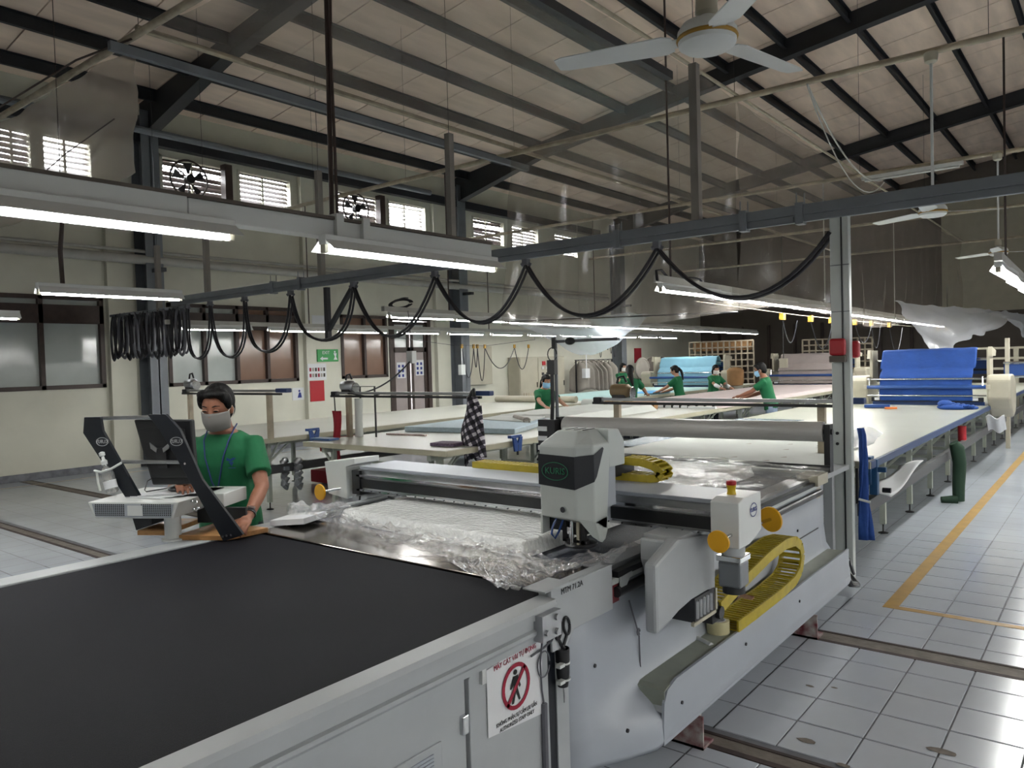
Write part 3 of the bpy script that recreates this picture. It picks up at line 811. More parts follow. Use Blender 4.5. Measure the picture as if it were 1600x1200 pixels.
tag(m.build('curtain_rod', M_dkmetal, None, True), 'dark thin rod weighting the lower edge of the clear crosswise curtain', 'rod')
m = MB(); m.tube(cat_curve((-2.7, 8.75, 4.7), (-3.1, 14.0, 4.6), .35), .012, 6); m.tube(cat_curve((-2.7, 8.75, 4.68), (-3.1, 14.0, 4.55), .55), .008, 5)
tag(m.build('slack_cable', M_pipew, None, True), 'slack pale cable looping between the second and third crosswise pipes', 'cable')
# ------------------------------------------------------------------ automatic cutting machine
XA, XB = -3.64, -1.60
CM = thing('cutting_machine', 'large grey automatic fabric cutting machine with black conveyor belt, filling the foreground', 'machine', (-2.6, 3, 0))
m = MB()
m.box(-3.545, -1.65, .1, 2.262, .86, .898)
m.build('conveyor_belt', M_belt, CM, bevel=.01)
# right belt frame: extruded profile with two grooves
prof = [(-1.648, .905), (-1.575, .903), (-1.57, .885), (-1.57, .862), (-1.578, .858), (-1.578, .832), (-1.565, .828), (-1.565, .815), (-1.58, .80), (-1.58, .78), (-1.65, .78), (-1.65, .86)]
m = MB(); m.prism([(x, .1, z) for x, z in prof], (0, 2.09, 0)); m.build('belt_frame', M_machw, CM)
m = MB(); m.box(-3.68, -3.55, .1, 2.62, .80, .903); m.box(-3.66, -3.6, .1, 2.6, .05, .8); m.build('belt_frame', M_machw, CM, bevel=.004)
for y in (.32, .5, .74, .92, 1.15, 1.34, 1.52, 1.75, 1.95, 2.08):
    m = MB(); m.box(-1.5765, -1.573, y, y + .09 * random.uniform(.6, 1.6), .893, .8955); m.build('scratch', M_dkmetal, CM)
# rail joint bracket near the corner
m = MB(); m.box(-1.58, -1.54, 2.06, 2.17, .79, .88); m.cyl((-1.54, 2.14, .86), (-1.53, 2.14, .86), .012, 8); m.cyl((-1.54, 2.14, .81), (-1.53, 2.14, .81), .012, 8); m.cyl((-1.54, 2.08, .82), (-1.53, 2.08, .82), .01, 8)
m.build('bracket', M_alu, CM)
# lower side: door panel with vent, cover panel
m = MB(); m.box(-1.66, -1.605, .1, 1.735, .04, .775)
m.build('door_panel', M_machw, CM, bevel=.006)
m = MB()
m.prism([(-1.62, 1.745, .04), (-1.62, 1.745, .76), (-1.62, 1.765, .79), (-1.62, 1.80, .807), (-1.62, 1.855, .812), (-1.62, 1.88, .79), (-1.62, 2.16, .79), (-1.62, 2.17, .04)], (.022, 0, 0)); m.build('cover_panel', M_machw, CM, bevel=.003)
m = MB(); m.box(-1.66, -1.62, 1.735, 1.76, .04, .78); m.build('panel_gap', M_black, CM)
m = MB(); m.box(-1.61, -1.590, 1.705, 1.735, .60, .66); m.build('latch', M_chrome, CM, bevel=.004)
m = MB()
m.box(-1.606, -1.598, 1.33, 1.62, .34, .62); m.build('vent_frame', M_machw, CM, bevel=.01)
for k in range(22):
    z = .36 + k * .011
    m = MB(); m.box(-1.600, -1.594, 1.37, 1.58, z, z + .006); m.build('vent_slat', M_mach2, CM)
m = MB(); m.box(-1.60, -1.585, 1.795, 1.815, .73, .80); m.build('hook', M_white, CM)
# rear body
def side_pt(y, k):
    # profile of the outer skin from the top to the skirt bottom
    pr = [(-1.625, .845), (-1.625, .56), (-1.61, .44), (-1.57, .375), (-1.505, .325), (-1.46, .285), (-1.452, .20), (-1.46, .18)]
    return pr[k]
m = MB()
m.box(-3.55, -1.66, 2.28, 5.35, .25, .88)
m.build('body_core', M_mach2, CM)
m = MB()
def skin(u, v):
    k = v * 7; i = min(6, int(k)); f = k - i
    a = side_pt(0, i); b = side_pt(0, i + 1)
    y = 2.30 + u * 3.15
    blend = min(1, max(0, (y - 2.31) / .43)); blend = blend * blend * (3 - 2 * blend)
    x = a[0] + (b[0] - a[0]) * f; z = a[1] + (b[1] - a[1]) * f
    x = -1.625 + (x + 1.625) * blend
    zz = z if y > 2.62 else z
    return (x, y, zz)
m.grid(skin, 24, 7)
m.build('side_skin', M_mach2, CM, True, solid=.006)
m = MB(); m.box(-1.66, -1.615, 2.20, 2.60, .845 - .01, .925); m.prism([(-1.615, 2.20, .70), (-1.615, 2.29, .70), (-1.615, 2.34, .745), (-1.615, 2.62, .745), (-1.615, 2.62, .925), (-1.615, 2.20, .925)], (.012, 0, 0)); m.build('corner_plate', M_machw, CM, bevel=.003)
text('MTM 71.2A', .03, (-1.600, 2.33, .905), (0, 1, 0), (0, 0, 1), M_ink, CM)
m = MB(); m.box(-1.70, -1.60, 2.16, 2.32, .925, .930); m.build('warped_tab', M_machw, CM)
m = MB(); m.box(-1.66, -1.62, 2.17, 2.235, .05, .82); m.build('end_post', M_navy, CM)
m = MB(); m.box(-1.65, -1.615, 2.235, 2.31, .05, .70); m.build('end_strip', M_machw, CM)
# top border beside the bed and running rail
m = MB(); m.box(-1.76, -1.635, 2.62, 5.35, .885, .905); m.build('bed_border', M_alu, CM)
m = MB(); m.box(-1.66, -1.60, 2.66, 5.35, .86, .885); m.build('rail_top', M_black, CM)
m = MB(); m.box(-1.66, -1.63, 2.62, 5.35, .76, .86); m.tube([(-1.61, 2.66, .80), (-1.61, 5.35, .80)], .022, 10); m.build('running_rail', M_dkmetal, CM, True)
m = MB(); m.box(-1.66, -1.622, 2.64, 2.70, .755, .85); m.build('rail_end_bracket', mat('maroon', '6A2229', rough=.5), CM)
m = MB(); m.prism([(-1.606, 2.68, .79), (-1.606, 2.68, .86), (-1.606, 2.77, .865), (-1.606, 2.70, .79)], (.008, 0, 0)); m.build('rail_flag', M_machw, CM)
m = MB(); m.box(-3.72, -3.56, 2.6, 5.35, .82, .905); m.tube([(-3.60, 2.62, .925), (-3.60, 5.3, .925)], .014, 8); m.build('left_rail', M_machw, CM, True)
m = MB(); m.box(-3.535, -3.50, 2.45, 5.3, .90, .925); m.build('left_seal', M_black, CM)
m = MB(); m.box(-3.7, -3.58, 2.5, 5.35, .1, .82); m.build('left_skin', M_mach2, CM)
# plates and bed
m = MB(); m.box(-3.54, -1.68, 2.272, 2.62, .880, .902); m.build('transfer_plate', M_inox, CM, bevel=.003)
m = MB(); m.box(-3.52, -1.76, 2.62, 5.30, .86, .90); m.build('bristle_bed', M_bristle, CM)
# trough
m = MB()
def tr(u, v):
    pts = [(-1.635, .285), (-1.63, .33), (-1.63, .385), (-1.62, .40), (-1.56, .40), (-1.47, .40), (-1.465, .40)]
    k = v * 6; i = min(5, int(k)); f = k - i
    return (pts[i][0] + (pts[i + 1][0] - pts[i][0]) * f, 2.84 + u * 2.55, pts[i][1] + (pts[i + 1][1] - pts[i][1]) * f)
m.grid(lambda u, v: (-1.632 + v * .175, 2.76 + max(0, u - .04) * 2.75, .402 if u > .06 else .402 - .085 * (1 - math.sqrt(max(0, 1 - (1 - u / .06) ** 2)))), 60, 2)
m.build('trough_floor', mat('trough_paint', '8C9186', rough=.5, var=.15, vscale=5), CM, solid=.006)
m = MB()
lip = [(-1.452, 2.74, .26), (-1.452, 2.75, .35), (-1.452, 2.78, .395), (-1.452, 2.86, .415), (-1.452, 5.42, .418), (-1.452, 5.42, .18), (-1.452, 2.74, .18)]
m.prism(lip, (-.012, 0, 0)); m.build('trough_lip', M_mach2, CM)
m = MB(); m.add([(-1.464, 2.745, .31), (-1.452, 2.745, .31), (-1.632, 2.76, .325), (-1.632, 2.76, .34), (-1.632, 2.80, .385), (-1.464, 2.79, .385)], [(0, 2, 3, 4, 5)]); m.build('trough_nose', M_machw, CM, solid=.004)
m = MB(); m.tube([(-1.632, 2.77, .33), (-1.63, 2.765, .37), (-1.63, 2.80, .415), (-1.63, 2.95, .425), (-1.63, 3.0, .43), (-1.63, 5.3, .43)], .006, 6); m.build('trough_seal', M_white, CM, True)
m = MB(); m.ell((-1.575, 2.76, .285), .05, .07, .04); m.build('slot_hole', M_black, CM, True)
for (y, w_) in ((3.17, .11), (4.80, .12)):
    m = MB(); m.box(-1.62, -1.46, y - w_ / 2, y + w_ / 2, .0, .012); m.box(-1.62, -1.46, y - w_ / 2, y - w_ / 2 + .01, .0, .15); m.box(-1.60, -1.50, y - .02, y + .02, .0, .18)
    m.build('foot_bracket', mat('foot_paint', 'A9A6A2', rough=.6, col2='6A2530', vscale=14), CM)
for (y, z) in ((2.50, .55), (2.52, .42), (2.9, .30), (3.6, .33), (4.4, .33), (2.45, .36), (4.9, .62)):
    m = MB(); x = -1.62 if z > .4 else -1.45; m.cyl((x - .003, y, z), (x + .004, y, z), .008, 8); m.build('screw', M_dkmetal, CM)
m = MB(); m.tube([(-1.61, 2.76, .74), (-1.608, 2.82, .60), (-1.607, 2.83, .585), (-1.607, 2.835, .43)], .0035, 5); m.tube(ring_pts((-1.606, 2.825, .59), (0, 1, 0), (0, 0, 1), .01, .014, 8), .004, 5, False)
m.build('string', M_cableg, CM)
m = MB(); m.box(-1.625, -1.61, 2.62, 5.35, .835, .86); m.build('skin_edge', M_mach, CM)
m = MB(); m.box(-1.618, -1.612, 3.4, 5.3, .56, .565); m.build('skin_seam', M_dkmetal, CM)
# rear cross bars at the end of the cutting bed
m = MB(); m.cyl((-3.6, 5.42, .955), (-1.56, 5.42, .955), .020, 12); m.build('rear_bar', M_dkmetal, CM, True)
m = MB(); m.box(-1.72, -1.58, 5.2, 5.42, .86, .93); m.box(-1.70, -1.62, 5.3, 5.38, .76, .86); m.build('bearing_block', M_cream, CM)
m = MB(); m.tube([(-1.52, 5.43, .30), (-1.48, 5.55, .14), (-1.50, 5.8, .07), (-1.6, 5.95, .10)], .022, 8); m.tube([(-1.5, 5.4, .34), (-1.5, 5.6, .3), (-1.55, 5.9, .12)], .012, 6); m.build('hose', M_dkmetal, CM, True)

# ---- gantry
GY = 3.06
m = MB()
m.box(-3.66, -1.37, GY, GY + .20, .985, 1.115)
m.build('beam', M_alu, CM)
m = MB(); m.box(-3.66, -1.37, GY + .01, GY + .30, 1.115, 1.135); m.build('beam_cover', M_mach2, CM, bevel=.003)
m = MB(); m.box(-3.66, -1.37, GY - .012, GY, 1.008, 1.062); m.build('beam_slot', M_black, CM)
m = MB(); m.box(-3.66, -1.37, GY - .02, GY, 1.075, 1.088); m.box(-3.66, -1.37, GY - .02, GY, .988, 1.0); m.build('linear_rail', M_chrome, CM)
for k in range(30):
    x = -3.6 + k * .075
    m = MB(); m.cyl((x, GY - .024, .994), (x, GY - .018, .994), .004, 6); m.build('rail_screw', M_dkmetal, CM)
# right end box
m = MB(); m.prism([(-1.365, GY - .03, .945), (-1.365, GY - .03, 1.135), (-1.365, GY + .03, 1.15), (-1.365, GY + .22, 1.15), (-1.365, GY + .22, .985), (-1.365, GY + .16, .965), (-1.365, GY + .08, .945)], (.125, 0, 0)); m.build('end_box', M_white, CM, bevel=.004)
ellipse_ring((-1.238, GY + .125, 1.085), (0, 1, 0), (0, 0, 1), .038, .030, .003, M_inkb, CM)
text('KURIS', .026, (-1.238, GY + .125, 1.085), (0, 1, 0), (0, 0, 1), M_inkb, CM)
m = MB(); m.lathe((-1.32, GY + .09, 1.15), [(.02, 0), (.017, .015), (.018, .028), (.022, .04)], 16); b_ = m.build('stop_button', M_yel, CM, True)
m = MB(); m.lathe((-1.32, GY + .09, 1.15), [(.018, .038), (.022, .045), (.02, .058), (.004, .062)], 16); m.build('button_cap', M_red, b_, True)
def disc(c, r, ax, shaft):
    m = MB(); m.lathe(c, [(r * .96, -.006), (r, -.004), (r, .004), (r * .96, .006)], 32, ax); d = m.build('bumper_disc', M_tape2, CM, True)
    m = MB(); m.cyl(c, Vector(c) + Vector(shaft), .008, 10); m.build('shaft', M_chrome, d, True)
M_tape2 = mat('amber_plastic', 'D29A08', rough=.4, var=.05)
disc((-1.30, GY - .10, .985), .047, (0, 1, .1), (.03, .09, .02))
disc((-1.25, GY + .36, 1.0), .058, (.25, 1, .1), (-.02, -.15, 0))
disc((-3.86, GY - .14, .98), .050, (0, 1, 0), (.06, .12, .012))
# left end box
m = MB(); m.prism([(-3.92, GY - .03, .95), (-3.95, GY - .03, 1.15), (-3.66, GY - .03, 1.185), (-3.66, GY - .03, 1.15), (-3.74, GY - .03, 1.13), (-3.74, GY - .03, .93)], (0, .20, 0)); m.build('end_box', M_white, CM, bevel=.004)
m = MB(); m.box(-3.70, -3.63, GY - .02, GY + .1, .965, 1.11); m.build('belt_pulley', M_black, CM)
m = MB(); m.prism([(-3.86, GY + .01, .93), (-3.62, GY + .01, .965), (-3.60, GY + .01, .94), (-3.66, GY + .01, .86), (-3.80, GY + .01, .85), (-3.83, GY + .01, .89)], (0, .25, 0)); m.build('carriage', M_machw, CM, bevel=.01)
m = MB(); m.tube([(-3.62, GY - .03, .96), (-3.62, GY - .035, .91), (-3.67, GY - .04, .88)], .006, 6); m.tube([(-3.4, GY, .97), (-3.2, GY + .02, .93), (-3.1, GY + .06, .915)], .006, 6); m.build('hose', M_black, CM, True)
# right carriage casting on the outside of the skin
m = MB()
def cas(y0, y1, x):
    return [(x, 2.66, .935), (x, 2.78, .975), (x, 2.86, 1.0), (x, 2.97, .985), (x, 3.22, .96), (x, 3.22, .70), (x, 3.14, .715), (x, 2.98, .715), (x, 2.86, .70), (x, 2.76, .675), (x, 2.66, .66)]
m.prism(cas(0, 0, -1.485), (.055, 0, 0)); m.build('carriage_casting', M_machw, CM, bevel=.014)
m = MB(); m.prism([(-1.60, 2.84, .90), (-1.60, 2.84, .99), (-1.60, 2.97, .98), (-1.60, 3.20, .955), (-1.60, 3.20, .74), (-1.60, 2.9, .74)], (.12, 0, 0)); m.build('carriage_block', M_machw, CM, bevel=.01)
m = MB(); m.box(-1.62, -1.45, 2.90, 3.24, .94, .995); m.build('carriage_neck', M_machw, CM, bevel=.01)
m = MB(); m.box(-1.56, -1.43, 3.0, 3.2, .61, .715); m.build('carriage_frame', M_dkmetal, CM)
for k in range(5):
    m = MB(); m.cyl((-1.43, 3.02 + k * .035, .625), (-1.43, 3.02 + k * .035, .70), .008, 6); m.build('spring', M_alu, CM)
m = MB(); m.box(-1.44, -1.425, 2.98, 3.22, .60, .615); m.box(-1.44, -1.425, 3.205, 3.22, .6, .71); m.build('frame_bar', M_cream, CM)
# drive motor below the end box
m = MB(); m.cyl((-1.305, GY + .06, .90), (-1.305, GY + .06, .95), .05, 20); m.build('motor_neck', M_machw, CM, True)
m = MB(); m.box(-1.36, -1.25, GY + .005, GY + .115, .875, .90); m.build('motor_flange', M_chrome, CM, bevel=.003)
m = MB(); m.box(-1.355, -1.255, GY + .01, GY + .11, .765, .875); m.build('drive_motor', mat('motor_grey', '73777C', rough=.35, metal=.3), CM, bevel=.01)
m = MB(); m.cyl((-1.305, GY + .06, .735), (-1.305, GY + .06, .768), .048, 20); m.build('motor_cap', M_black, CM, True)
# energy chain on the trough side: upper run, bend, lower run
def chain(pts, wv, hgt, name='energy_chain', n=None, every=.032):
    """links along a path; wv = width vector"""
    pts = [Vector(p) for p in pts]; wv = Vector(wv)
    L = [0]
    for a, b in zip(pts, pts[1:]): L.append(L[-1] + (b - a).length)
    def at(s):
        for i in range(len(pts) - 1):
            if s <= L[i + 1] + 1e-9:
                return pts[i].lerp(pts[i + 1], (s - L[i]) / max(1e-9, L[i + 1] - L[i]))
        return pts[-1]
    k = int(L[-1] / every)
    for i in range(k):
        a = at(i * every); b = at((i + .96) * every); d = (b - a).normalized(); up = wv.cross(d).normalized()
        m = MB()
        for s_ in (-1, 1):
            c = (a + b) / 2 + wv * .5 * s_
            m.obox(c, d, wv, up, every, .010, hgt)
        m.obox((a + b) / 2 + up * hgt * .45, d, wv, up, every * .38, wv.length, .005)
        m.obox((a + b) / 2 - up * hgt * .45, d, wv, up, every * .38, wv.length, .005)
        m.build('chain_link', M_yelc, CM)
pts = [(-1.515, 3.32, .585), (-1.515, 3.6, .635), (-1.515, 3.95, .685), (-1.515, 4.2, .70), (-1.515, 4.36, .685), (-1.515, 4.45, .64), (-1.515, 4.48, .57), (-1.515, 4.44, .50), (-1.515, 4.34, .46), (-1.515, 4.1, .445), (-1.515, 3.75, .44), (-1.515, 3.5, .44)]
chain(pts, (.12, 0, 0), .055)
m = MB(); m.cyl((-1.46, 3.30, .57), (-1.44, 3.30, .57), .03, 14); m.box(-1.58, -1.46, 3.24, 3.33, .53, .61); m.build('chain_anchor', M_black, CM)
# energy chain on the gantry, behind the beam
pts = [(-2.02, GY + .30, 1.215), (-1.80, GY + .30, 1.235), (-1.64, GY + .30, 1.225), (-1.57, GY + .30, 1.195), (-1.57, GY + .30, 1.17), (-1.64, GY + .30, 1.148), (-1.80, GY + .30, 1.145), (-2.0, GY + .30, 1.145)]
pts = [(-2.02, GY + .33, 1.235), (-1.86, GY + .33, 1.232), (-1.79, GY + .33, 1.215), (-1.755, GY + .33, 1.185), (-1.77, GY + .33, 1.16), (-1.83, GY + .33, 1.152), (-2.2, GY + .33, 1.152), (-3.0, GY + .33, 1.152)]
chain(pts, (0, .10, 0), .038, every=.028)
m = MB(); m.box(-2.06, -1.97, GY + .2, GY + .4, 1.16, 1.255); m.build('chain_clamp', M_black, CM)

# ---- cutting head
H = MB()
fx0, fx1, cx1 = -2.012, -1.825, -1.765     # front face, chamfer end
fy, cy_, by = 2.70, 2.757, 2.90
def hp(z, ins=0, back=by):
    return [(fx0 + ins, fy + ins, z), (fx1 - ins * .3, fy + ins, z), (cx1 - ins, cy_ + ins, z), (cx1 - ins, back, z), (fx0 + ins, back, z)]
zs_ = [(1.065, 1.06, 1.045, .995, 1.065), (1.38,) * 5, (1.432,) * 5, (1.440,) * 5]
rings_ = [hp(1.0, 0, 2.855), hp(1.0), hp(1.0, .052), hp(1.0, .06)]
vs = [(p[0], p[1], zs_[i][j]) for i, r in enumerate(rings_) for j, p in enumerate(r)]
fs = [tuple(range(4, -1, -1)), tuple(range(15, 20))]
for i in range(3):
    for j in range(5): fs.append((i * 5 + j, i * 5 + (j + 1) % 5, (i + 1) * 5 + (j + 1) % 5, (i + 1) * 5 + j))
H.add(vs, fs)
head = H.build('cutting_head', M_mach, CM, bevel=.008)
m = MB(); m.prism([(fx0, 2.88, 1.27), (fx0, 3.02, 1.27), (fx0, 3.02, 1.375), (fx0, 2.97, 1.435), (fx0, 2.88, 1.44)], (cx1 - fx0, 0, 0)); m.build('rear_cover', M_mach, head, bevel=.006)
m = MB(); m.box(fx0 + .005, cx1 - .005, 2.84, 2.94, 1.10, 1.28); m.box(fx0 + .01, cx1 - .10, 2.9, 3.09, 1.0, 1.20); m.build('carriage_box', M_mach2, head)
m = MB(); m.prism([(cx1, cy_ + .003, 1.05), (cx1, 2.79, .965), (cx1, 2.81, .955), (cx1, 2.835, .965), (cx1, 2.855, 1.0), (cx1, 2.86, 1.06)], (-.012, 0, 0)); m.prism([(fx1 + .01, fy + .01, 1.06), (cx1, cy_, 1.05), (cx1, 2.785, .965), (cx1 - .02, 2.765, .985)], (-.003, .01, 0)); m.build('side_apron', M_mach, head)
m = MB(); m.prism([(fx0, fy, .985), (fx0, 2.85, .995), (fx0, 2.85, 1.07), (fx0, fy, 1.07)], (.010, 0, 0)); m.build('side_apron', M_mach, head)
m = MB(); m.box(fx0 + .012, fx0 + .085, fy + .05, 2.86, 1.0, 1.075); m.build('inner_shroud', M_navy, head)
e = .003
m = MB()
m.add([(fx0 - e, fy - e, 1.205), (fx1, fy - e, 1.193), (fx1, fy - e, 1.335), (fx0 - e, fy - e, 1.34)], [(0, 1, 2, 3)])
m.add([(fx1, fy - e, 1.193), (cx1 + e, cy_ - e, 1.225), (cx1 + e, cy_ - e, 1.342), (fx1, fy - e, 1.335)], [(0, 1, 2, 3)])
m.add([(cx1 + e, cy_ - e, 1.225), (cx1 + e, 2.775, 1.245), (cx1 + e, 2.835, 1.36), (cx1 + e, 2.825, 1.368), (cx1 + e, cy_ - e, 1.342)], [(0, 1, 2, 3, 4)])
m.add([(fx0 - e, fy - e, 1.205), (fx0 - e, fy + .05, 1.21), (fx0 - e, fy + .05, 1.34), (fx0 - e, fy - e, 1.34)], [(0, 1, 2, 3)])
m.build('window_band', M_navy, head)
ellipse_ring((-1.925, fy - .006, 1.268), (1, 0, 0), (0, 0, 1), .070, .040, .003, M_inkg, head)
text('KURIS', .040, (-1.925, fy - .006, 1.268), (1, 0, 0), (0, 0, 1), M_inkg, head)
for k in range(3):
    m = MB(); m.box(-1.93 + k * .045, -1.923 + k * .045, 2.79, 2.88, 1.4395, 1.442); m.build('top_slot', M_dkmetal, head)
m = MB(); m.cyl((-1.885, fy - .012, 1.105), (-1.885, fy, 1.105), .013, 16); m.build('cap_nut', M_chrome, head, True)
# mechanism and presser foot
m = MB(); m.box(-1.92, -1.83, fy + .06, 2.86, .985, 1.07); m.build('knife_mechanism', M_black, head)
for (x0_, x1_, z0_, z1_, mt) in ((-1.925, -1.905, .955, 1.05, M_black), (-1.90, -1.875, .99, 1.02, M_chrome), (-1.852, -1.84, .945, 1.05, M_cream), (-1.83, -1.81, .955, 1.04, M_black), (-1.925, -1.80, .955, .968, M_dkmetal)):
    m = MB(); m.box(x0_, x1_, fy + .04, fy + .06, z0_, z1_); m.build('guide_block', mt, head)
m = MB(); m.cyl((-1.872, fy + .035, .94), (-1.872, fy + .035, 1.06), .008, 10); m.build('knife_rod', M_chrome, head, True)
m = MB(); m.lathe((-1.865, fy + .095, .935), [(.02, -.006), (.068, -.002), (.074, .004), (.07, .012), (.04, .016), (.03, .03)], 28); m.build('presser_foot', M_dkmetal, head, True)
m = MB(); m.tube([(-1.945, fy + .03, 1.06), (-1.95, fy, 1.02), (-1.955, fy, .99), (-1.945, fy + .01, .97), (-1.93, fy + .02, 1.0), (-1.92, fy + .04, 1.05)], .005, 6); m.build('air_hose', M_bluem, head, True)

# ------------------------------------------------------------------ things on and at the machine
# sign with figure crossed out
t = thing('warning_sign', 'white paper sign with a red no-pedestrians circle taped to the machine side', 'sign', (-1.592, 1.97, .5))
m = MB(); m.add([(-1.5935, 1.825, .545), (-1.5935, 2.115, .515), (-1.5935, 2.125, .79), (-1.5935, 1.825, .765)], [(0, 1, 2, 3)]); m.build('sheet', M_paper, t, solid=.001)
SX = -1.590
ellipse_ring((SX, 1.97, .665), (0, 1, 0), (0, 0, 1), .075, .078, .014, M_inkr, t, 'ban_circle')
m = MB(); m.beam((SX + .001, 1.92, .61), (SX + .001, 2.02, .72), .001, .014, up=(0, -1, 1)); m.build('ban_bar', M_inkr, t)
m = MB()
m.lathe((SX, 1.968, .712), [(.009, -.0004), (.009, .0006)], 14, (1, 0, 0))
m.prism([(SX, 1.956, .70), (SX, 1.98, .70), (SX, 1.995, .66), (SX, 1.988, .655), (SX, 1.978, .672), (SX, 1.978, .655), (SX, 1.992, .615), (SX, 1.983, .613), (SX, 1.968, .645), (SX, 1.956, .61), (SX, 1.945, .61), (SX, 1.957, .655), (SX, 1.957, .672), (SX, 1.942, .66), (SX, 1.938, .664)], (.0006, 0, 0)); m.build('walking_figure', M_ink, t)
text('MÁY CẮT VẢI TỰ ĐỘNG', .024, (SX, 1.972, .762), (0, 1, .03), (0, -.03, 1), M_inkr, t, sx=.86)
text('KHÔNG PHẬN SỰ CẤM LẠI GẦN', .019, (SX, 1.972, .567), (0, 1, -.02), (0, .02, 1), M_ink, t, sx=.78)
text('AUTHORIZED STAFF ONLY', .019, (SX, 1.972, .546), (0, 1, -.02), (0, .02, 1), M_ink, t, sx=.80)
# scissors in holder
t = thing('scissors', 'black-handled scissors standing in a holder at the dark post of the machine', 'scissors', (-1.60, 2.26, .6))
for (y, tilt) in ((2.232, -.1), (2.285, .25)):
    m = MB(); m.tube(ring_pts((-1.598, y, .775), (0, 1, tilt), (0, -tilt, 1), .018, .034, 18) + [Vector((-1.598, y + .018, .775))], .0055, 7, False); m.tube([(-1.598, y, .742), (-1.598, 2.258, .70)], .006, 6); m.build('handle', M_black, t, True)
m = MB(); m.prism([(-1.60, 2.245, .70), (-1.60, 2.272, .70), (-1.60, 2.262, .52), (-1.60, 2.256, .50)], (.004, 0, 0)); m.build('blade', M_alu, t)
t = thing('scissor_holder', 'black sleeve with cable ties holding the scissors on the machine', 'holder', (-1.60, 2.25, .56))
m = MB(); m.lathe((-1.603, 2.258, .56), [(.020, 0), (.026, .05), (.028, .14), (.026, .14), (.018, .0)], 14); m.build('sleeve', M_black, t, True)
for z in (.585, .645):
    m = MB(); m.lathe((-1.603, 2.258, z), [(.029, 0), (.029, .006)], 14); m.build('cable_tie', M_white, t, True)
    m = MB(); m.box(-1.595, -1.575, 2.205, 2.235, z, z + .012); m.build('tie_tail', M_white, t)
# white string, wire ring and hanging pin
m = MB(); m.tube([(-1.56, 2.085, .80), (-1.585, 2.10, .70), (-1.588, 2.11, .60), (-1.588, 2.12, .55)], .0035, 5); m.tube([(-1.55, 2.15, .80), (-1.565, 2.145, .77), (-1.58, 2.12, .75), (-1.585, 2.05, .74)], .004, 5)
m.tube(ring_pts((-1.585, 2.12, .69), (0, 1, 0), (0, 0, 1), .035, .045, 20), .003, 5, False); m.cyl((-1.588, 2.12, .25), (-1.588, 2.12, .55), .012, 8)
tag(m.build('wire_ring', M_cableg, None, True), 'white cord and wire ring hanging at the machine corner beside the sign', 'cord')
# tape roll, glue stick, plates, rag in the trough
t = thing('tape_roll', 'roll of clear packing tape standing in the machine trough', 'tape roll', (-1.545, 3.47, .39))
m = MB(); m.lathe((-1.545, 3.49, .39), [(.038, 0), (.055, 0), (.055, .075), (.038, .075), (.038, 0)], 28); m.build('tape', M_tapep, t, True)
m = MB(); m.lathe((-1.545, 3.49, .39), [(.034, 0), (.038, 0), (.038, .076), (.034, .076), (.034, 0)], 24); m.build('core', M_paper, t, True)
m = MB(); m.cyl((-1.60, 3.36, .402), (-1.50, 3.31, .402), .014, 10); m.cyl((-1.62, 3.37, .40), (-1.60, 3.36, .402), .009, 8)
tag(m.build('white_tube', M_white, None, True), 'small white tube lying in the trough before the tape roll', 'tube')
m = MB(); m.obox((-1.56, 3.86, .408), (.3, 1, 0), (1, -.3, 0), (0, 0, 1), .16, .09, .02)
tag(m.build('maroon_plate', mat('maroon', '6A2229', rough=.5)), 'flat maroon plate lying in the trough under the wooden piece', 'plate')
m = MB(); m.obox((-1.565, 3.84, .445), (.2, 1, .5), (1, -.2, 0), (0, -.5, 1), .13, .075, .018)
tag(m.build('wood_piece', mat('worn_wood', '7E4A38', rough=.6, col2='A68670', vscale=20)), 'scuffed reddish wooden piece leaning on the maroon plate in the trough', 'plate')
m = MB(); m.ell((-1.585, 3.70, .40), .035, .05, .014); tag(m.build('rag', M_lblue, None, True), 'small pale blue rag in the trough beside the maroon plate', 'rag')
# fabric bundle wrapped in film on the bed
m = MB()
def bun(u, v):
    x = -3.36 + u * 1.35; y = 2.66 + v * 2.55 + .14 * (1 - v) * (1 - u) * -0
    x += -.0 * v
    e_ = min(u, 1 - u) * 1.42; e2 = min(v, 1 - v) * 2.55
    k = min(1, min(e_, e2) / .03)
    return (x, y - .08 * u * (1 - v), .902 + .064 * math.sqrt(max(0, k * (2 - k))) + (.005 * noise.noise(Vector((x * 5, y * 5, 0))) + .002 * noise.noise(Vector((x * 24, y * 30, 2)))) * k)
m.grid(bun, 90, 110)
tag(m.build('fabric_bundle', M_bundle, None, 'all'), 'white fabric layers shrink-wrapped in crinkled film on the cutting bed', 'fabric')
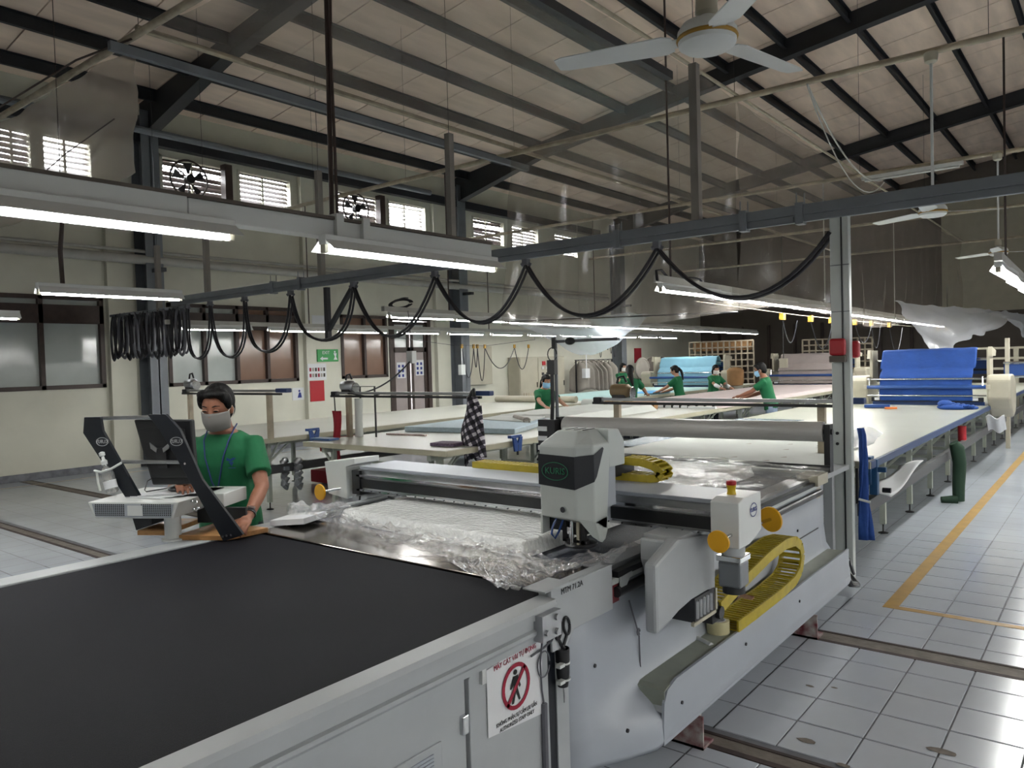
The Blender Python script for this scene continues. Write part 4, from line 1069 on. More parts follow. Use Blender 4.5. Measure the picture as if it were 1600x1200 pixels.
# crumpled film along the front of the bed
far_ = [(-3.70, 2.60), (-3.60, 2.86), (-3.38, 2.82), (-2.74, 2.61), (-2.40, 2.58), (-2.1, 2.58), (-1.85, 2.56), (-1.70, 2.80), (-1.66, 3.0)]
near = [(-3.62, 2.50), (-3.38, 2.52), (-2.98, 2.47), (-2.50, 2.37), (-2.08, 2.24), (-1.72, 2.10), (-1.69, 2.18), (-1.70, 2.35), (-1.62, 2.62)]
def crf(u, v):
    k = u * 8; i = min(7, int(k)); f = k - i
    a = Vector(far_[i]).lerp(Vector(far_[i + 1]), f); b = Vector(near[i]).lerp(Vector(near[i + 1]), f)
    p = a.lerp(b, v)
    z = .915 + .022 * (noise.noise(Vector((p.x * 7, p.y * 9, 1))) + .5) + .012 * noise.noise(Vector((p.x * 23, p.y * 20, 4)))
    z += .020 * (1 - min(1, abs(noise.noise(Vector((p.x * 5 + p.y * 4, p.y * 6, 6)))) * 5)) ** 2 + .010 * (1 - min(1, abs(noise.noise(Vector((p.x * 13, p.y * 11 - p.x * 6, 8)))) * 5)) ** 2
    if u < .22: z += .05 * (1 - u / .22) * math.sin(PI * (.2 + .6 * v)) + .03 * noise.noise(Vector((p.x * 25, p.y * 25, 9)))
    return (p.x, p.y, max(z, .908))
m = MB(); m.grid(crf, 140, 36)
tag(m.build('crumpled_film', M_filmc, None, 'all'), 'crumpled clear film strip lying along the front edge of the cutting bed', 'film')
# billowing film over the rear of the bed
def bil(u, v):
    x = -3.3 + u * 1.75; y = 3.62 + v * 1.75
    h = .11 * math.sin(PI * u) ** .7 * math.sin(PI * min(1, v * 1.05)) ** .6
    return (x, y, .965 + h * (.55 + .8 * u) + .02 * noise.noise(Vector((x * 5, y * 5, 2))) + .008 * noise.noise(Vector((x * 17, y * 17, 7))))
m = MB(); m.grid(bil, 90, 90)
tag(m.build('billowing_film', M_filmb, None, 'all'), 'billowing clear film covering the rear half of the cutting bed behind the gantry', 'film')
# roll of film on its axle across the machine end
t = thing('film_roll', 'long grey roll of plastic film held across the rear end of the machine', 'roll', (-2.75, 5.62, 1.1))
m = MB(); m.cyl((-3.88, 5.62, 1.165), (-1.66, 5.62, 1.185), .078, 28, .072); m.build('roll', M_roll, t, True)
m = MB(); m.cyl((-3.98, 5.62, 1.164), (-1.60, 5.62, 1.186), .022, 12); m.build('axle', M_dkmetal, t, True)
for x in (-3.94, -1.63):
    m = MB(); m.box(x - .02, x + .02, 5.58, 5.66, .9, 1.24); m.build('bearing_arm', M_black, t)
# lamp pole left of the roll
t = thing('sensor_pole', 'black and grey pole with a crosswise arm at the head of the machine', 'pole', (-3.97, 5.62, 0))
m = MB(); m.tube([(-3.97, 5.62, 0), (-3.97, 5.62, 1.95)], .016, 10); m.build('pole', M_steelL, t, True)
m = MB(); m.tube([(-4.02, 5.57, .95), (-3.99, 5.56, 1.15), (-3.98, 5.57, 1.4), (-3.98, 5.57, 1.72)], .018, 8); m.build('hose', M_cable, t, True)
m = MB(); m.box(-4.02, -3.94, 5.55, 5.6, 1.62, 1.75); m.build('connector', M_black, t)
m = MB(); m.cyl((-3.97, 5.60, 1.85), (-3.97, 5.60, 1.95), .025, 10); m.build('plug', M_black, t)
m = MB(); m.box(-3.97, -3.32, 5.6, 5.64, 1.90, 1.925); m.build('arm', M_dkmetal, t)
m = MB(); m.ell((-3.80, 5.60, 1.91), .05, .04, .035); m.build('joint', M_black, t, True)
m = MB(); m.tube(ring_pts((-3.98, 5.58, 1.80), (1, 0, 0), (0, 0, 1), .05, .06, 14), .005, 5, False); m.build('thin_cable', M_black, t, True)
m = MB(); m.box(-4.10, -3.92, 5.5, 5.6, .92, 1.22); m.build('control_block', M_black, t)
for k in range(3):
    m = MB(); m.box(-4.10, -4.0, 5.49, 5.5, .95 + k * .085, .99 + k * .085); m.build('label_plate', M_white, t)
# white post with red lamp
t = thing('gate_post', 'tall white steel post carrying the cable rail, red warning lamp on it', 'post', (-1.67, 6.13, 0))
m = MB(); m.box(-1.735, -1.60, 6.09, 6.16, 0, 2.80); m.build('post', M_mach, t, bevel=.006)
m = MB(); m.box(-1.655, -1.645, 6.083, 6.09, 0, 2.78); m.build('groove', M_dkmetal, t)
for z in (2.05, 2.4):
    m = MB(); m.box(-1.738, -1.597, 6.086, 6.09, z, z + .005); m.build('wire_tie', M_cableg, t)
for z in (1.13, 1.05):
    m = MB(); m.cyl((-1.70, 6.08, z), (-1.70, 6.09, z), .012, 12); m.build('bolt', M_dkmetal, t, True)
t = thing('warning_lamp', 'red warning lamp with grey base on the white post', 'lamp', (-1.67, 6.1, 1.68))
m = MB(); m.box(-1.735, -1.62, 6.02, 6.08, 1.72, 1.85); m.build('lens', M_red, t, bevel=.02)
m = MB(); m.box(-1.735, -1.62, 6.02, 6.088, 1.67, 1.72); m.build('base', M_walldark, t, bevel=.008)
t = thing('warning_lamp', 'second red lamp half hidden behind the white post', 'lamp', (-1.57, 6.2, 1.68))
m = MB(); m.box(-1.62, -1.56, 6.17, 6.24, 1.70, 1.83); m.build('lens', M_red, t, bevel=.02)
# green coupling and white pipe behind the trough
m = MB(); m.cyl((-1.70, 5.5, .45), (-1.70, 5.5, .62), .035, 12); m.cyl((-1.70, 5.5, .62), (-1.70, 5.5, .72), .05, 12)
tag(m.build('green_coupling', M_green2, None, True), 'green hose coupling between the machine end and the white post', 'coupling')
# blue cloth strip hanging on the post
m = MB()
m.grid(lambda u, v: (-1.575 + .02 * math.sin(u * 9 + v * 5) + .07 * u * (v ** .5), 6.22 + .04 * u, 1.16 - v * .86), 8, 16)
tag(m.build('blue_cloth_strip', M_blue, None, 'all', solid=.01), 'long blue cloth strip hanging beside the white post', 'cloth')
m = MB(); m.tube([(-1.58, 6.19, .62), (-1.50, 6.2, .60)], .01, 6); tag(m.build('tie', M_white), 'white tie round the blue cloth strip', 'tie')

# ------------------------------------------------------------------ operator console
CU = Vector((.874, .486, 0)); CV = Vector((-.486, .874, 0)); CW = Vector((0, 0, 1)); C0 = Vector((-3.735, 1.92, .903))
def L(u, v, w): return C0 + CU * u + CV * v + CW * w
K = thing('operator_console', 'operator console on a white column: black side plates, white box, wooden ledge', 'console', tuple(C0))
m = MB(); m.cyl(L(0, 0, .002), L(0, 0, .17), .040, 22); m.lathe(L(0, 0, 0), [(.055, 0), (.055, .008), (.04, .012)], 22); m.build('column', M_white, K, True)
# box
m = MB()
def P8(u0, u1, v0, v1, w0, w1, taper=0):
    return [L(u0 + taper, v0, w0), L(u1 - taper, v0, w0), L(u1 - taper, v1, w0), L(u0 + taper, v1, w0), L(u0, v0, w1), L(u1, v0, w1), L(u1, v1, w1), L(u0, v1, w1)]
BF = [(0, 3, 2, 1), (4, 5, 6, 7), (0, 1, 5, 4), (1, 2, 6, 5), (2, 3, 7, 6), (3, 0, 4, 7)]
m.add(P8(-.36, .13, -.14, .30, .135, .215, .035), BF); m.build('shelf_box', M_white, K, bevel=.004)
m = MB(); m.add([L(-.315, -.1435, .145), L(.085, -.1435, .14), L(.105, -.1435, .205), L(-.335, -.1435, .208)], [(0, 1, 2, 3)]); g = m.build('perforated_grille', M_mach2, K, solid=.002)
hol = MB()
for i in range(38):
    for j in range(7):
        if 15 <= i <= 22: continue
        u = -.315 + i * .0108; w = .150 + j * .0085
        hol.add([L(u, -.1475, w), L(u + .007, -.1475, w), L(u + .007, -.1475, w + .0055), L(u, -.1475, w + .0055)], [(0, 1, 2, 3)])
o = hol.build('grille_holes', M_black, g); o['kind'] = 'stuff'
m = MB(); m.add([L(-.14, -.147, .15), L(-.06, -.147, .15), L(-.06, -.147, .20), L(-.14, -.147, .20)], [(0, 1, 2, 3)]); m.build('face_plate', M_white, K, solid=.002)
m = MB(); m.add(P8(.02, .225, .10, .33, .145, .215), BF); m.build('side_box', M_white, K, bevel=.004)
m = MB(); m.add(P8(-.02, .16, .02, .12, .2155, .218), BF); m.build('recess', M_black, K)
# side plates
def plate(du, dv, name='side_plate'):
    m = MB()
    pr = [(0, .62), (.0, .545), (.045, .40), (.20, .06), (.26, -.06), (.335, -.02), (.31, .03), (.135, .36), (.085, .50), (.09, .62)]
    return pr
def polyplate(pts, v, th, mat_, name):
    m = MB(); m.prism([L(u, v, w) for u, w in pts], CV * th); return m.build(name, mat_, K, bevel=.002)
polyplate([(-.455, .625), (-.465, .545), (-.235, .205), (-.155, .205), (-.355, .555), (-.365, .625)], -.02, .02, M_navy, 'side_plate')
polyplate([(-.08, .635), (.02, .635), (.09, .56), (.20, .31), (.405, .04), (.38, .03), (.30, .005), (.06, .43), (-.02, .56)], -.05, .02, M_navy, 'side_plate')
bpy.data.objects.remove(bpy.data.objects[K.children[-1].name]) if False else None
polyplate([(-.25, .145), (-.13, .145), (-.13, .07), (-.22, .04)], .02, .16, M_navy, 'lower_plate')
polyplate([(.06, .14), (.33, .14), (.33, .06), (.06, .06)], .12, .02, M_black, 'lower_plate')
m = MB(); m.cyl(L(-.42, .02, .615), L(.0, .0, .62), .010, 10); m.build('top_rod', M_alu, K, True)
m = MB(); m.cyl(L(-.30, .0, .395), L(.11, .0, .39), .010, 10); m.build('middle_rod', M_alu, K, True)
for (u, w) in ((.115, .39), (.14, .205), (.165, .20), (.175, .17), (.15, .165), (.30, .03), (.32, .035), (.345, .038)):
    m = MB(); m.cyl(L(u, -.055, w), L(u, -.05, w), .006, 8); m.build('screw', M_chrome, K, True)
for (u, w, t_) in ((-.355, .50, 'KURIS'), (.075, .50, 'KURIS')):
    v = -.024 if u < 0 else -.054
    ellipse_ring(L(u, v, w), CU, CW, .034, .022, .0025, M_inkw, K)
    text(t_, .026, tuple(L(u, v, w)), CU, CW, M_inkw, K, flip=True)
# wooden ledge
m = MB(); m.add(P8(-.20, -.035, .0, .30, .02, .045), BF); m.build('wooden_ledge', M_wood, K, bevel=.003)
m = MB(); m.add([L(.02, -.01, -.0), L(.30, -.01, .0), L(.42, .18, .0), L(.06, .30, .0), L(.02, -.01, .025), L(.30, -.01, .025), L(.42, .18, .025), L(.06, .30, .025)], BF); m.build('wooden_ledge', M_wood, K, bevel=.003)
# monitor seen from behind
t = thing('monitor', 'black computer monitor seen from behind, fixed to the console rod', 'monitor', tuple(L(-.05, .1, .3)))
m = MB(); m.prism([L(-.215, .03, .605), L(.105, .03, .60), L(.115, .03, .275), L(-.125, .03, .27)], CV * .035); m.build('screen_case', M_black, t, bevel=.008)
m = MB(); m.prism([L(-.19, .02, .56), L(.07, .02, .555), L(.08, .02, .31), L(-.12, .02, .31)], CV * .012); m.build('back_bulge', M_black, t, bevel=.005)
m = MB(); m.prism([L(-.085, .005, .46), L(-.025, .005, .465), L(-.02, .005, .36), L(-.07, .005, .36)], CV * .015)
m.build('mount_plate', M_dkmetal, t)
for s_ in (-1, 1):
    m = MB(); m.prism([L(-.055 + s_ * .015, .0, .46), L(-.055 + s_ * .055, .0, .49), L(-.055 + s_ * .05, .0, .46), L(-.055 + s_ * .02, .0, .44)], CV * .006); m.build('mount_arm', M_alu, t)
# papers, mouse, bottle
m = MB()
for k in range(5):
    a = .15 * k - .2; c = L(-.12 + .03 * k, .04 + .015 * k, .218 + .003 * k)
    m.obox(c, CU * math.cos(a) + CV * math.sin(a), CV * math.cos(a) - CU * math.sin(a), CW, .24, .17, .002)
tag(m.build('paper_stack', M_paper), 'stack of printed papers spread on the white console box', 'papers')
t = thing('computer_mouse', 'black mouse with its cable on the papers, under the man\'s hand', 'mouse', tuple(L(-.03, .10, .235)))
m = MB(); m.ell(L(-.04, .09, .245), .035, .055, .018, rot=Matrix.Rotation(1.2, 3, 'Z')); m.build('body', M_black, t, True)
m = MB(); m.tube([L(-.08, .09, .245), L(-.16, .03, .237), L(-.19, .06, .24), L(-.20, .10, .28), L(-.17, .12, .30)], .003, 5); m.build('cable', M_black, t, True)
t = thing('sanitizer_bottle', 'clear pump bottle tied with white string to the left console plate', 'bottle', tuple(L(-.32, -.06, .25)))
ax = (CU * .26 - CW).normalized() * -1
bc = L(-.285, -.055, .245)
m = MB(); m.lathe(bc, [(.025, 0), (.03, .01), (.03, .10), (.022, .125), (.012, .135), (.012, .15)], 18, ax); m.build('bottle', film('bottle_clear', clear=.45, tint='C9CDD0', gloss=.5), t, True)
m = MB(); m.lathe(bc, [(.014, .148), (.016, .165), (.008, .175), (.007, .19), (.014, .195), (.014, .21), (.004, .215)], 14, ax); m.build('pump', M_white, t, True)
m = MB(); m.lathe(bc, [(.0305, .025), (.0308, .065)], 18, ax); m.build('label', M_paper, t, True)
m = MB(); m.tube([L(-.37, -.07, .36), L(-.32, -.09, .355), L(-.27, -.08, .37), L(-.24, -.04, .395)], .006, 6); m.tube([L(-.35, -.08, .355), L(-.345, -.08, .30), L(-.335, -.08, .26)], .006, 6); m.build('string', M_white, t, True)
# ------------------------------------------------------------------ people
def remesh_obj(mb, name, mats, parent, voxel, smooth_it=4, face_mat=None):
    me = bpy.data.meshes.new(name)
    root = parent
    while root.parent is not None: root = root.parent
    off = Vector(root['_o'])
    me.from_pydata([p - off for p in mb.v], [], mb.f)
    tmp = bpy.data.objects.new(name, me); COL.objects.link(tmp)
    bm = bmesh.new(); bm.from_mesh(me); bmesh.ops.recalc_face_normals(bm, faces=bm.faces); bm.to_mesh(me); bm.free()
    md = tmp.modifiers.new('r', 'REMESH'); md.mode = 'VOXEL'; md.voxel_size = voxel; md.use_smooth_shade = True
    if smooth_it:
        m2 = tmp.modifiers.new('s', 'SMOOTH'); m2.factor = .5; m2.iterations = smooth_it
    dg = bpy.context.evaluated_depsgraph_get()
    nm = bpy.data.meshes.new_from_object(tmp.evaluated_get(dg))
    bpy.data.objects.remove(tmp)
    nm.name = name
    nm.materials.clear()
    for m in (mats if isinstance(mats, (list, tuple)) else [mats]): nm.materials.append(m)
    nm.polygons.foreach_set('use_smooth', [True] * len(nm.polygons))
    o = bpy.data.objects.new(name, nm); COL.objects.link(o); o.parent = parent
    return o
def rings(mb, rs, side, front, n=18):
    vs = []
    for (c, rx, ry) in rs:
        c = Vector(c)
        for j in range(n):
            t = 2 * PI * j / n
            ct, st = math.cos(t), math.sin(t)
            vs.append(c + side * rx * abs(ct) ** .85 * (1 if ct > 0 else -1) + front * ry * abs(st) ** .85 * (1 if st > 0 else -1))
    k = len(rs)
    fs = [(i * n + j, i * n + (j + 1) % n, (i + 1) * n + (j + 1) % n, (i + 1) * n + j) for i in range(k - 1) for j in range(n)]
    fs.append(tuple(range(n - 1, -1, -1))); fs.append(tuple(range((k - 1) * n, k * n)))
    mb.add(vs, fs)
def ik(a, b, l1, l2, pole):
    d = b - a; D = min(d.length, (l1 + l2) * .985); dn = d.normalized()
    b = a + dn * D
    x = (l1 * l1 - l2 * l2 + D * D) / (2 * D); h = math.sqrt(max(0, l1 * l1 - x * x))
    p = (pole - dn * pole.dot(dn)).normalized()
    return a + dn * x + p * h, b
def person(pos, facing, H, label, hands, hair='short', mask=None, skin=None, head_yaw=0, head_pitch=.15, lean=.12, detail=False, trousers=None, group='workers in green T-shirts', shirt=None, female=True, extra=None):
    s = H / 1.60; skin = skin or M_skin2
    f = Vector((facing[0], facing[1], 0)).normalized(); sd = Vector((f.y, -f.x, 0))   # sd = the person's right
    up = Vector((0, 0, 1)); P = Vector((pos[0], pos[1], 0))
    t = thing('person', label, 'person', tuple(P), group)
    hip = P + up * .86 * s
    la = Vector(f) * math.sin(lean) + up * math.cos(lean)       # torso axis
    lf = f * math.cos(lean) - up * math.sin(lean)
    def T(x, y, z): return hip + sd * x * s + (lf * y + la * (z - .86)) * s if z > .86 else P + sd * x * s + f * y * s + up * z * s
    w = .92 if female else 1.04
    def torso(mb, g, z0, z1, top):
        prof = [(.80, .150, .105, 0), (.88, .152 if female else .145, .105, 0), (.98, .122 if female else .14, .09, .003), (1.08, .128, .092, .008), (1.20, .150, .105 if female else .10, .012), (1.28, .155, .090, .0), (1.325, .125, .068, -.008), (1.355, .075, .055, -.01)]
        rs = [(T(0, y, z), (rx * w + g) * s, (ry + g) * s) for z, rx, ry, y in prof if z0 <= z <= z1]
        if top: rs += [(T(0, -.005, 1.385), .052 * s, .050 * s), (T(0, .005, 1.43), .048 * s, .05 * s)]
        rings(mb, rs, sd, lf)
    body = MB(); torso(body, 0, .5, 1.36, True)
    # head
    neck = T(0, .0, 1.40)
    hy = Matrix.Rotation(head_yaw, 3, up); fd = hy @ f; hs = Vector((fd.y, -fd.x, 0))
    ha = fd * math.sin(head_pitch) + up * math.cos(head_pitch); hf = fd * math.cos(head_pitch) - up * math.sin(head_pitch)
    R = Matrix((hs, hf, ha)).transposed()
    hc = neck + (ha * .105 + hf * .018) * s
    def Hd(x, y, z): return hc + (hs * x + hf * y + ha * z) * s
    body.tube([neck - la * .04 * s, hc - ha * .04 * s], .048 * s, 12)
    body.ell(Hd(0, -.005, .012), .073 * s, .092 * s, .098 * s, 20, 12, R)
    body.ell(Hd(0, .022, -.045), .056 * s, .064 * s, .066 * s, 16, 10, R)
    body.tube([Hd(0, .080, .012), Hd(0, .100, -.022), Hd(0, .085, -.032)], [.008 * s, .013 * s, .010 * s], 8)
    for e in (-1, 1): body.ell(Hd(e * .073, -.005, -.012), .012 * s, .018 * s, .030 * s, 10, 6, R)
    # arms
    sleeves = []
    hands_w = []
    for e, tg in zip((1, -1), hands):       # right, left
        sh = T(e * .155 * w, -.005, 1.285)
        L1, L2 = .265 * s, .235 * s
        if tg is None: tgv = sh - up * .48 * s + f * .06 * s + sd * e * .06 * s
        else: tgv = Vector(tg)
        pole = sd * e * .6 - f * .5 - up * .55
        el, wr = ik(sh, tgv, L1, L2, pole)
        body.tube([sh - sd * e * .03 * s, sh, sh.lerp(el, .5), el, el.lerp(wr, .35), wr.lerp(el, .12), wr], [.045 * s, .05 * s, .043 * s, .037 * s, .037 * s, .027 * s, .025 * s], 12)
        d = (wr - el).normalized(); flat = d - up * d.dot(up); hd = (flat * .9 + d * .35 - up * .12).normalized()
        hsd = hd.cross(up).normalized(); pn = hsd.cross(hd).normalized()
        if pn.z < 0: pn = -pn
        Rh = Matrix((hsd, hd, pn)).transposed()
        pc = wr + hd * .045 * s
        body.tube([wr, pc + hd * .01 * s], [.024 * s, .030 * s], 10)
        body.ell(pc + hd * .01 * s, .038 * s, .045 * s, .016 * s, 12, 8, Rh)
        for k, (o_, ln) in enumerate(((-.030, .060), (-.010, .072), (.010, .068), (.029, .052))):
            b0 = pc + hsd * o_ * s + hd * .035 * s
            b1 = b0 + (hd * .5 * ln + hsd * o_ * .15 + pn * .006) * s; b2 = b1 + (hd * .32 * ln - pn * .30 * ln) * s; b3 = b2 + (hd * .12 * ln - pn * .30 * ln) * s
            body.tube([b0 - hd * .02 * s, b0, b1, b2, b3], [.0095 * s, .0095 * s, .0088 * s, .008 * s, .007 * s], 8)
        th = -e if hsd.dot(sd) * 1 > 0 else e
        b0 = wr + hd * .02 * s + hsd * th * .022 * s
        body.tube([b0, b0 + (hd * .025 + hsd * th * .026) * s, b0 + (hd * .055 + hsd * th * .038 - pn * .01) * s, b0 + (hd * .078 + hsd * th * .036 - pn * .02) * s], [.013 * s, .012 * s, .010 * s, .008 * s], 8)
        sleeves.append((sh, el, e)); hands_w.append((wr, d, e))
    # legs
    for e in (-1, 1):
        body.tube([T(e * .075, 0, .85), T(e * .085, .0, .70), T(e * .085, .015, .46), T(e * .088, -.005, .30), T(e * .09, 0, .09), T(e * .09, 0, .03)], [.085 * s, .078 * s, .052 * s, .05 * s, .036 * s, .04 * s], 12)
        body.tube([T(e * .09, -.03, .035), T(e * .095, .13, .025)], [.036 * s, .028 * s], 10)
    vx = .0062 if detail else .0105
    bo = remesh_obj(body, 'body', skin, t, vx, 3 if detail else 2)
    # trousers
    tr = MB(); rings(tr, [(T(0, 0, .83), .158 * w * s, .11 * s), (P + up * .90 * s, .155 * w * s, .108 * s), (P + up * .95 * s, .135 * w * s, .10 * s)], sd, f)
    for e in (-1, 1):
        tr.tube([T(e * .075, 0, .85), T(e * .085, .0, .70), T(e * .087, .015, .46), T(e * .09, -.003, .28), T(e * .09, 0, .06)], [.098 * s, .092 * s, .07 * s, .064 * s, .06 * s], 14)
    remesh_obj(tr, 'trousers', trousers or M_jeans, t, .014, 3)
    for e in (-1, 1):
        m = MB(); m.ell(T(e * .092, .045, .038), .045 * s, .13 * s, .042 * s, 12, 6, Matrix((sd, f, up)).transposed()); m.build('shoe', M_black, t, True)
    # shirt
    sm = MB(); torso(sm, .017, .5, 1.36, False)
    for (sh, el, e) in sleeves:
        q = sh.lerp(el, .72)
        sm.tube([sh - sd * e * .05 * s + la * .0 * s, sh + la * .004 * s, sh.lerp(el, .4), q], [.052 * s, .063 * s, .062 * s, .066 * s], 14)
    so = remesh_obj(sm, 'shirt', shirt or M_green, t, .009 if detail else .014, 2 if detail else 3)
    # eyes and brows
    for e in (-1, 1):
        m = MB(); m.ell(Hd(e * .031, .084, .010), .015 * s, .006 * s, .0055 * s, 10, 6, R); ey = m.build('eye', M_paper if not detail else M_skin2, t, True)
        m = MB(); m.ell(Hd(e * .031, .0885, .008), .012 * s, .004 * s, .0045 * s, 8, 5, R); m.build('pupil', M_hair, ey, True)
        m = MB(); m.tube([Hd(e * .014, .089, .030), Hd(e * .032, .088, .036), Hd(e * .050, .073, .030)], [.002 * s, .0035 * s, .0015 * s], 6); m.build('eyebrow', M_hair, t, True)
    if detail or not mask:
        m = MB(); m.tube([Hd(-.02, .079, -.062), Hd(0, .086, -.060), Hd(.02, .079, -.062)], .004 * s, 6); m.build('mouth', M_redc, t, True)
    if mask:
        m = MB()
        def mk(u, v):
            a = (u - .5) * 2.5; z = -.014 - v * .092
            wd = .080 - .020 * max(0, v - .55); fr = .101 + .012 * math.sin(PI * v) * math.cos(a) - .03 * max(0, v - .6)
            return Hd(wd * math.sin(a), .0 + fr * math.cos(a) * (1 - .1 * abs(math.sin(a))), z + .012 * abs(math.cos(a)) * (1 - v) - .0 * v)
        m.grid(mk, 18, 10); m.build('face_mask', mask, t, 'all', solid=.003)
        m = MB()
        for e in (-1, 1):
            m.tube([Hd(e * .072, .035, -.012), Hd(e * .082, .0, .008), Hd(e * .083, -.018, -.015), Hd(e * .081, .0, -.04), Hd(e * .068, .035, -.07)], .0018 * s, 5)
        m.build('ear_loops', M_maskw, t, True)
    # hair
    h = MB()
    if hair == 'short':
        h.ell(Hd(0, -.026, .032), .086 * s, .092 * s, .096 * s, 20, 12, R)
        h.ell(Hd(0, -.050, -.02), .074 * s, .060 * s, .075 * s, 14, 8, R)
        for (x, y, z, rx, ry, rz) in ((-.045, .042, .088, .034, .035, .022), (.045, .042, .090, .034, .035, .022), (-.076, .020, .040, .016, .026, .045), (.076, .020, .040, .016, .026, .045), (0, .045, .092, .05, .045, .022), (-.064, .046, .066, .014, .02, .024), (.064, .047, .066, .013, .02, .024)):
            h.ell(Hd(x, y, z), rx * s, ry * s, rz * s, 12, 8, R)
    else:
        h.ell(Hd(0, -.022, .026), .083 * s, .092 * s, .092 * s, 20, 12, R)
        h.ell(Hd(0, -.045, -.02), .072 * s, .060 * s, .070 * s, 14, 8, R)
        h.ell(Hd(0, .035, .072), .062 * s, .05 * s, .03 * s, 12, 8, R)
        for e in (-1, 1): h.ell(Hd(e * .070, .018, .025), .017 * s, .030 * s, .045 * s, 10, 6, R)
        if hair == 'ponytail':
            h.ell(Hd(0, -.115, .01), .030 * s, .028 * s, .03 * s)
            h.tube([Hd(0, -.11, .01), Hd(.01, -.145, -.05), Hd(.015, -.145, -.15), Hd(.02, -.13, -.27)], [.026 * s, .032 * s, .028 * s, .010 * s], 10)
        elif hair == 'long':
            h.tube([Hd(0, -.085, .02), Hd(0, -.115, -.08), Hd(.03, -.135, -.2), Hd(.06, -.13, -.36)], [.06 * s, .06 * s, .042 * s, .012 * s], 12)
        elif hair == 'bob':
            for e in (-1, 1): h.tube([Hd(e * .065, -.01, .03), Hd(e * .078, -.01, -.05), Hd(e * .07, -.01, -.12)], [.025 * s, .028 * s, .016 * s], 8)
            h.ell(Hd(0, -.05, -.05), .07 * s, .05 * s, .08 * s)
    remesh_obj(h, 'hair', M_hair, t, .008, 2)
    if extra: extra(t, T, Hd, hands_w, sd, f, lf, la, s)
    return t

def man_extra(t, T, Hd, hw, sd, f, lf, la, s):
    # lanyard
    y0 = .108
    for e in (-1, 1):
        m = MB(); m.tube([T(e * .062, -.05, 1.392), T(e * .073, .02, 1.375), T(e * .068, .082, 1.33), T(e * .05, .125, 1.25), T(e * .02, .137, 1.12), T(0, .132, 1.06)], .0042, 6); m.build('lanyard', mat('lanyard_blue', '172B63', rough=.6), t, True)
    m = MB(); m.cyl(T(0, .134, 1.06), T(0, .13, 1.01), .004, 6); m.box(*[0] * 6) if False else None; m.build('badge_clip', M_chrome, t)
    m = MB(); c = T(0, .128, .985); m.obox(c, sd, la, lf, .055, .05, .004); m.build('badge', M_paper, t)
    # chest emblem: small bird-like blue mark
    c = T(-.098, .134, 1.225)
    m = MB()
    for poly in ([(-.028, .022), (.0, .004), (.004, .016), (-.012, .026)], [(.004, .016), (.0, .004), (.028, .010), (.024, .026)], [(-.012, .002), (.016, .002), (.0, -.024)], [(-.02, -.03), (.02, -.03), (.02, -.034), (-.02, -.034)]):
        m.add([c - sd * x * -1 + la * z + lf * .004 for x, z in poly], [(0, 1, 2, 3)[:len(poly)]])
    m.build('chest_emblem', M_bluem, t, solid=.001)
    # watch on the left wrist
    wr, d, e = hw[1]
    c = wr - d * .03
    m = MB(); m.lathe(c - d * .008, [(.031, 0), (.032, .016)], 16, d); m.build('watch_strap', M_dkmetal, t, True)
    u = Vector((0, 0, 1)); m = MB(); m.lathe(c + u * .028 - sd * .008, [(.002, 0), (.019, 0), (.019, .008), (.002, .009)], 18, (u - sd * .3)); m.build('watch_face', M_alu, t, True)
person((-3.98, 2.39), (.56, -.83), 1.655, 'man in a green T-shirt and grey face mask working at the operator console', [(-3.83, 2.02, 1.165), (-3.53, 2.215, .985)],
       'short', M_mask, M_skin, head_yaw=.02, head_pitch=.28, lean=.13, detail=True, female=False, extra=man_extra)
person((-7.68, 10.4), (.85, -.35), 1.53, 'woman in green with a light blue mask leaning over white cloth', [(-7.25, 9.95, .98), (-7.12, 10.35, .98)],
       'ponytail', M_maskb, M_skin2, head_yaw=-.1, head_pitch=.35, lean=.30)
person((-10.62, 18.1), (.8, -.5), 1.60, 'woman in green with white mask behind the aqua cloth, by the far wall column', [(-10.25, 17.7, 1.0), None],
       'bob', M_maskw, M_skin2, head_yaw=.35, lean=.08)
person((-7.50, 13.1), (-.50, .87), 1.60, 'woman in green seen from behind with long black hair, beyond the film roll', [(-7.45, 13.75, .95), (-8.0, 13.55, .98)],
       'long', None, M_skin2, head_pitch=.2, lean=.12)
person((-7.62, 15.5), (-.9, -.15), 1.55, 'woman in green in profile with a ponytail, smoothing light blue cloth', [(-8.05, 15.6, .97), (-8.08, 15.3, .97)],
       'ponytail', None, M_skin2, head_pitch=.25, lean=.16)
def sleeves_extra(t, T, Hd, hw, sd, f, lf, la, s):
    for wr, d, e in hw:
        m = MB(); m.tube([wr - d * .20, wr - d * .12, wr - d * .03], [.045, .042, .033], 12, False); m.build('arm_cover', M_paper, t, True, solid=.003)
person((-7.58, 17.1), (.85, -.45), 1.53, 'woman in green with white arm covers and white mask, before the light blue spreader', [(-7.2, 16.75, .98), (-7.1, 17.05, .98)],
       'bob', M_maskw, M_skin2, head_yaw=-.2, head_pitch=.3, lean=.2, extra=sleeves_extra)
person((-4.72, 13.05), (-.95, -.25), 1.60, 'man in green in profile with mask, reaching over the pale pink cloth', [(-5.2, 13.2, 1.0), (-5.25, 12.85, 1.0)],
       'short', M_maskb, M_skin, head_pitch=.3, lean=.24, female=False, trousers=M_jeansl)
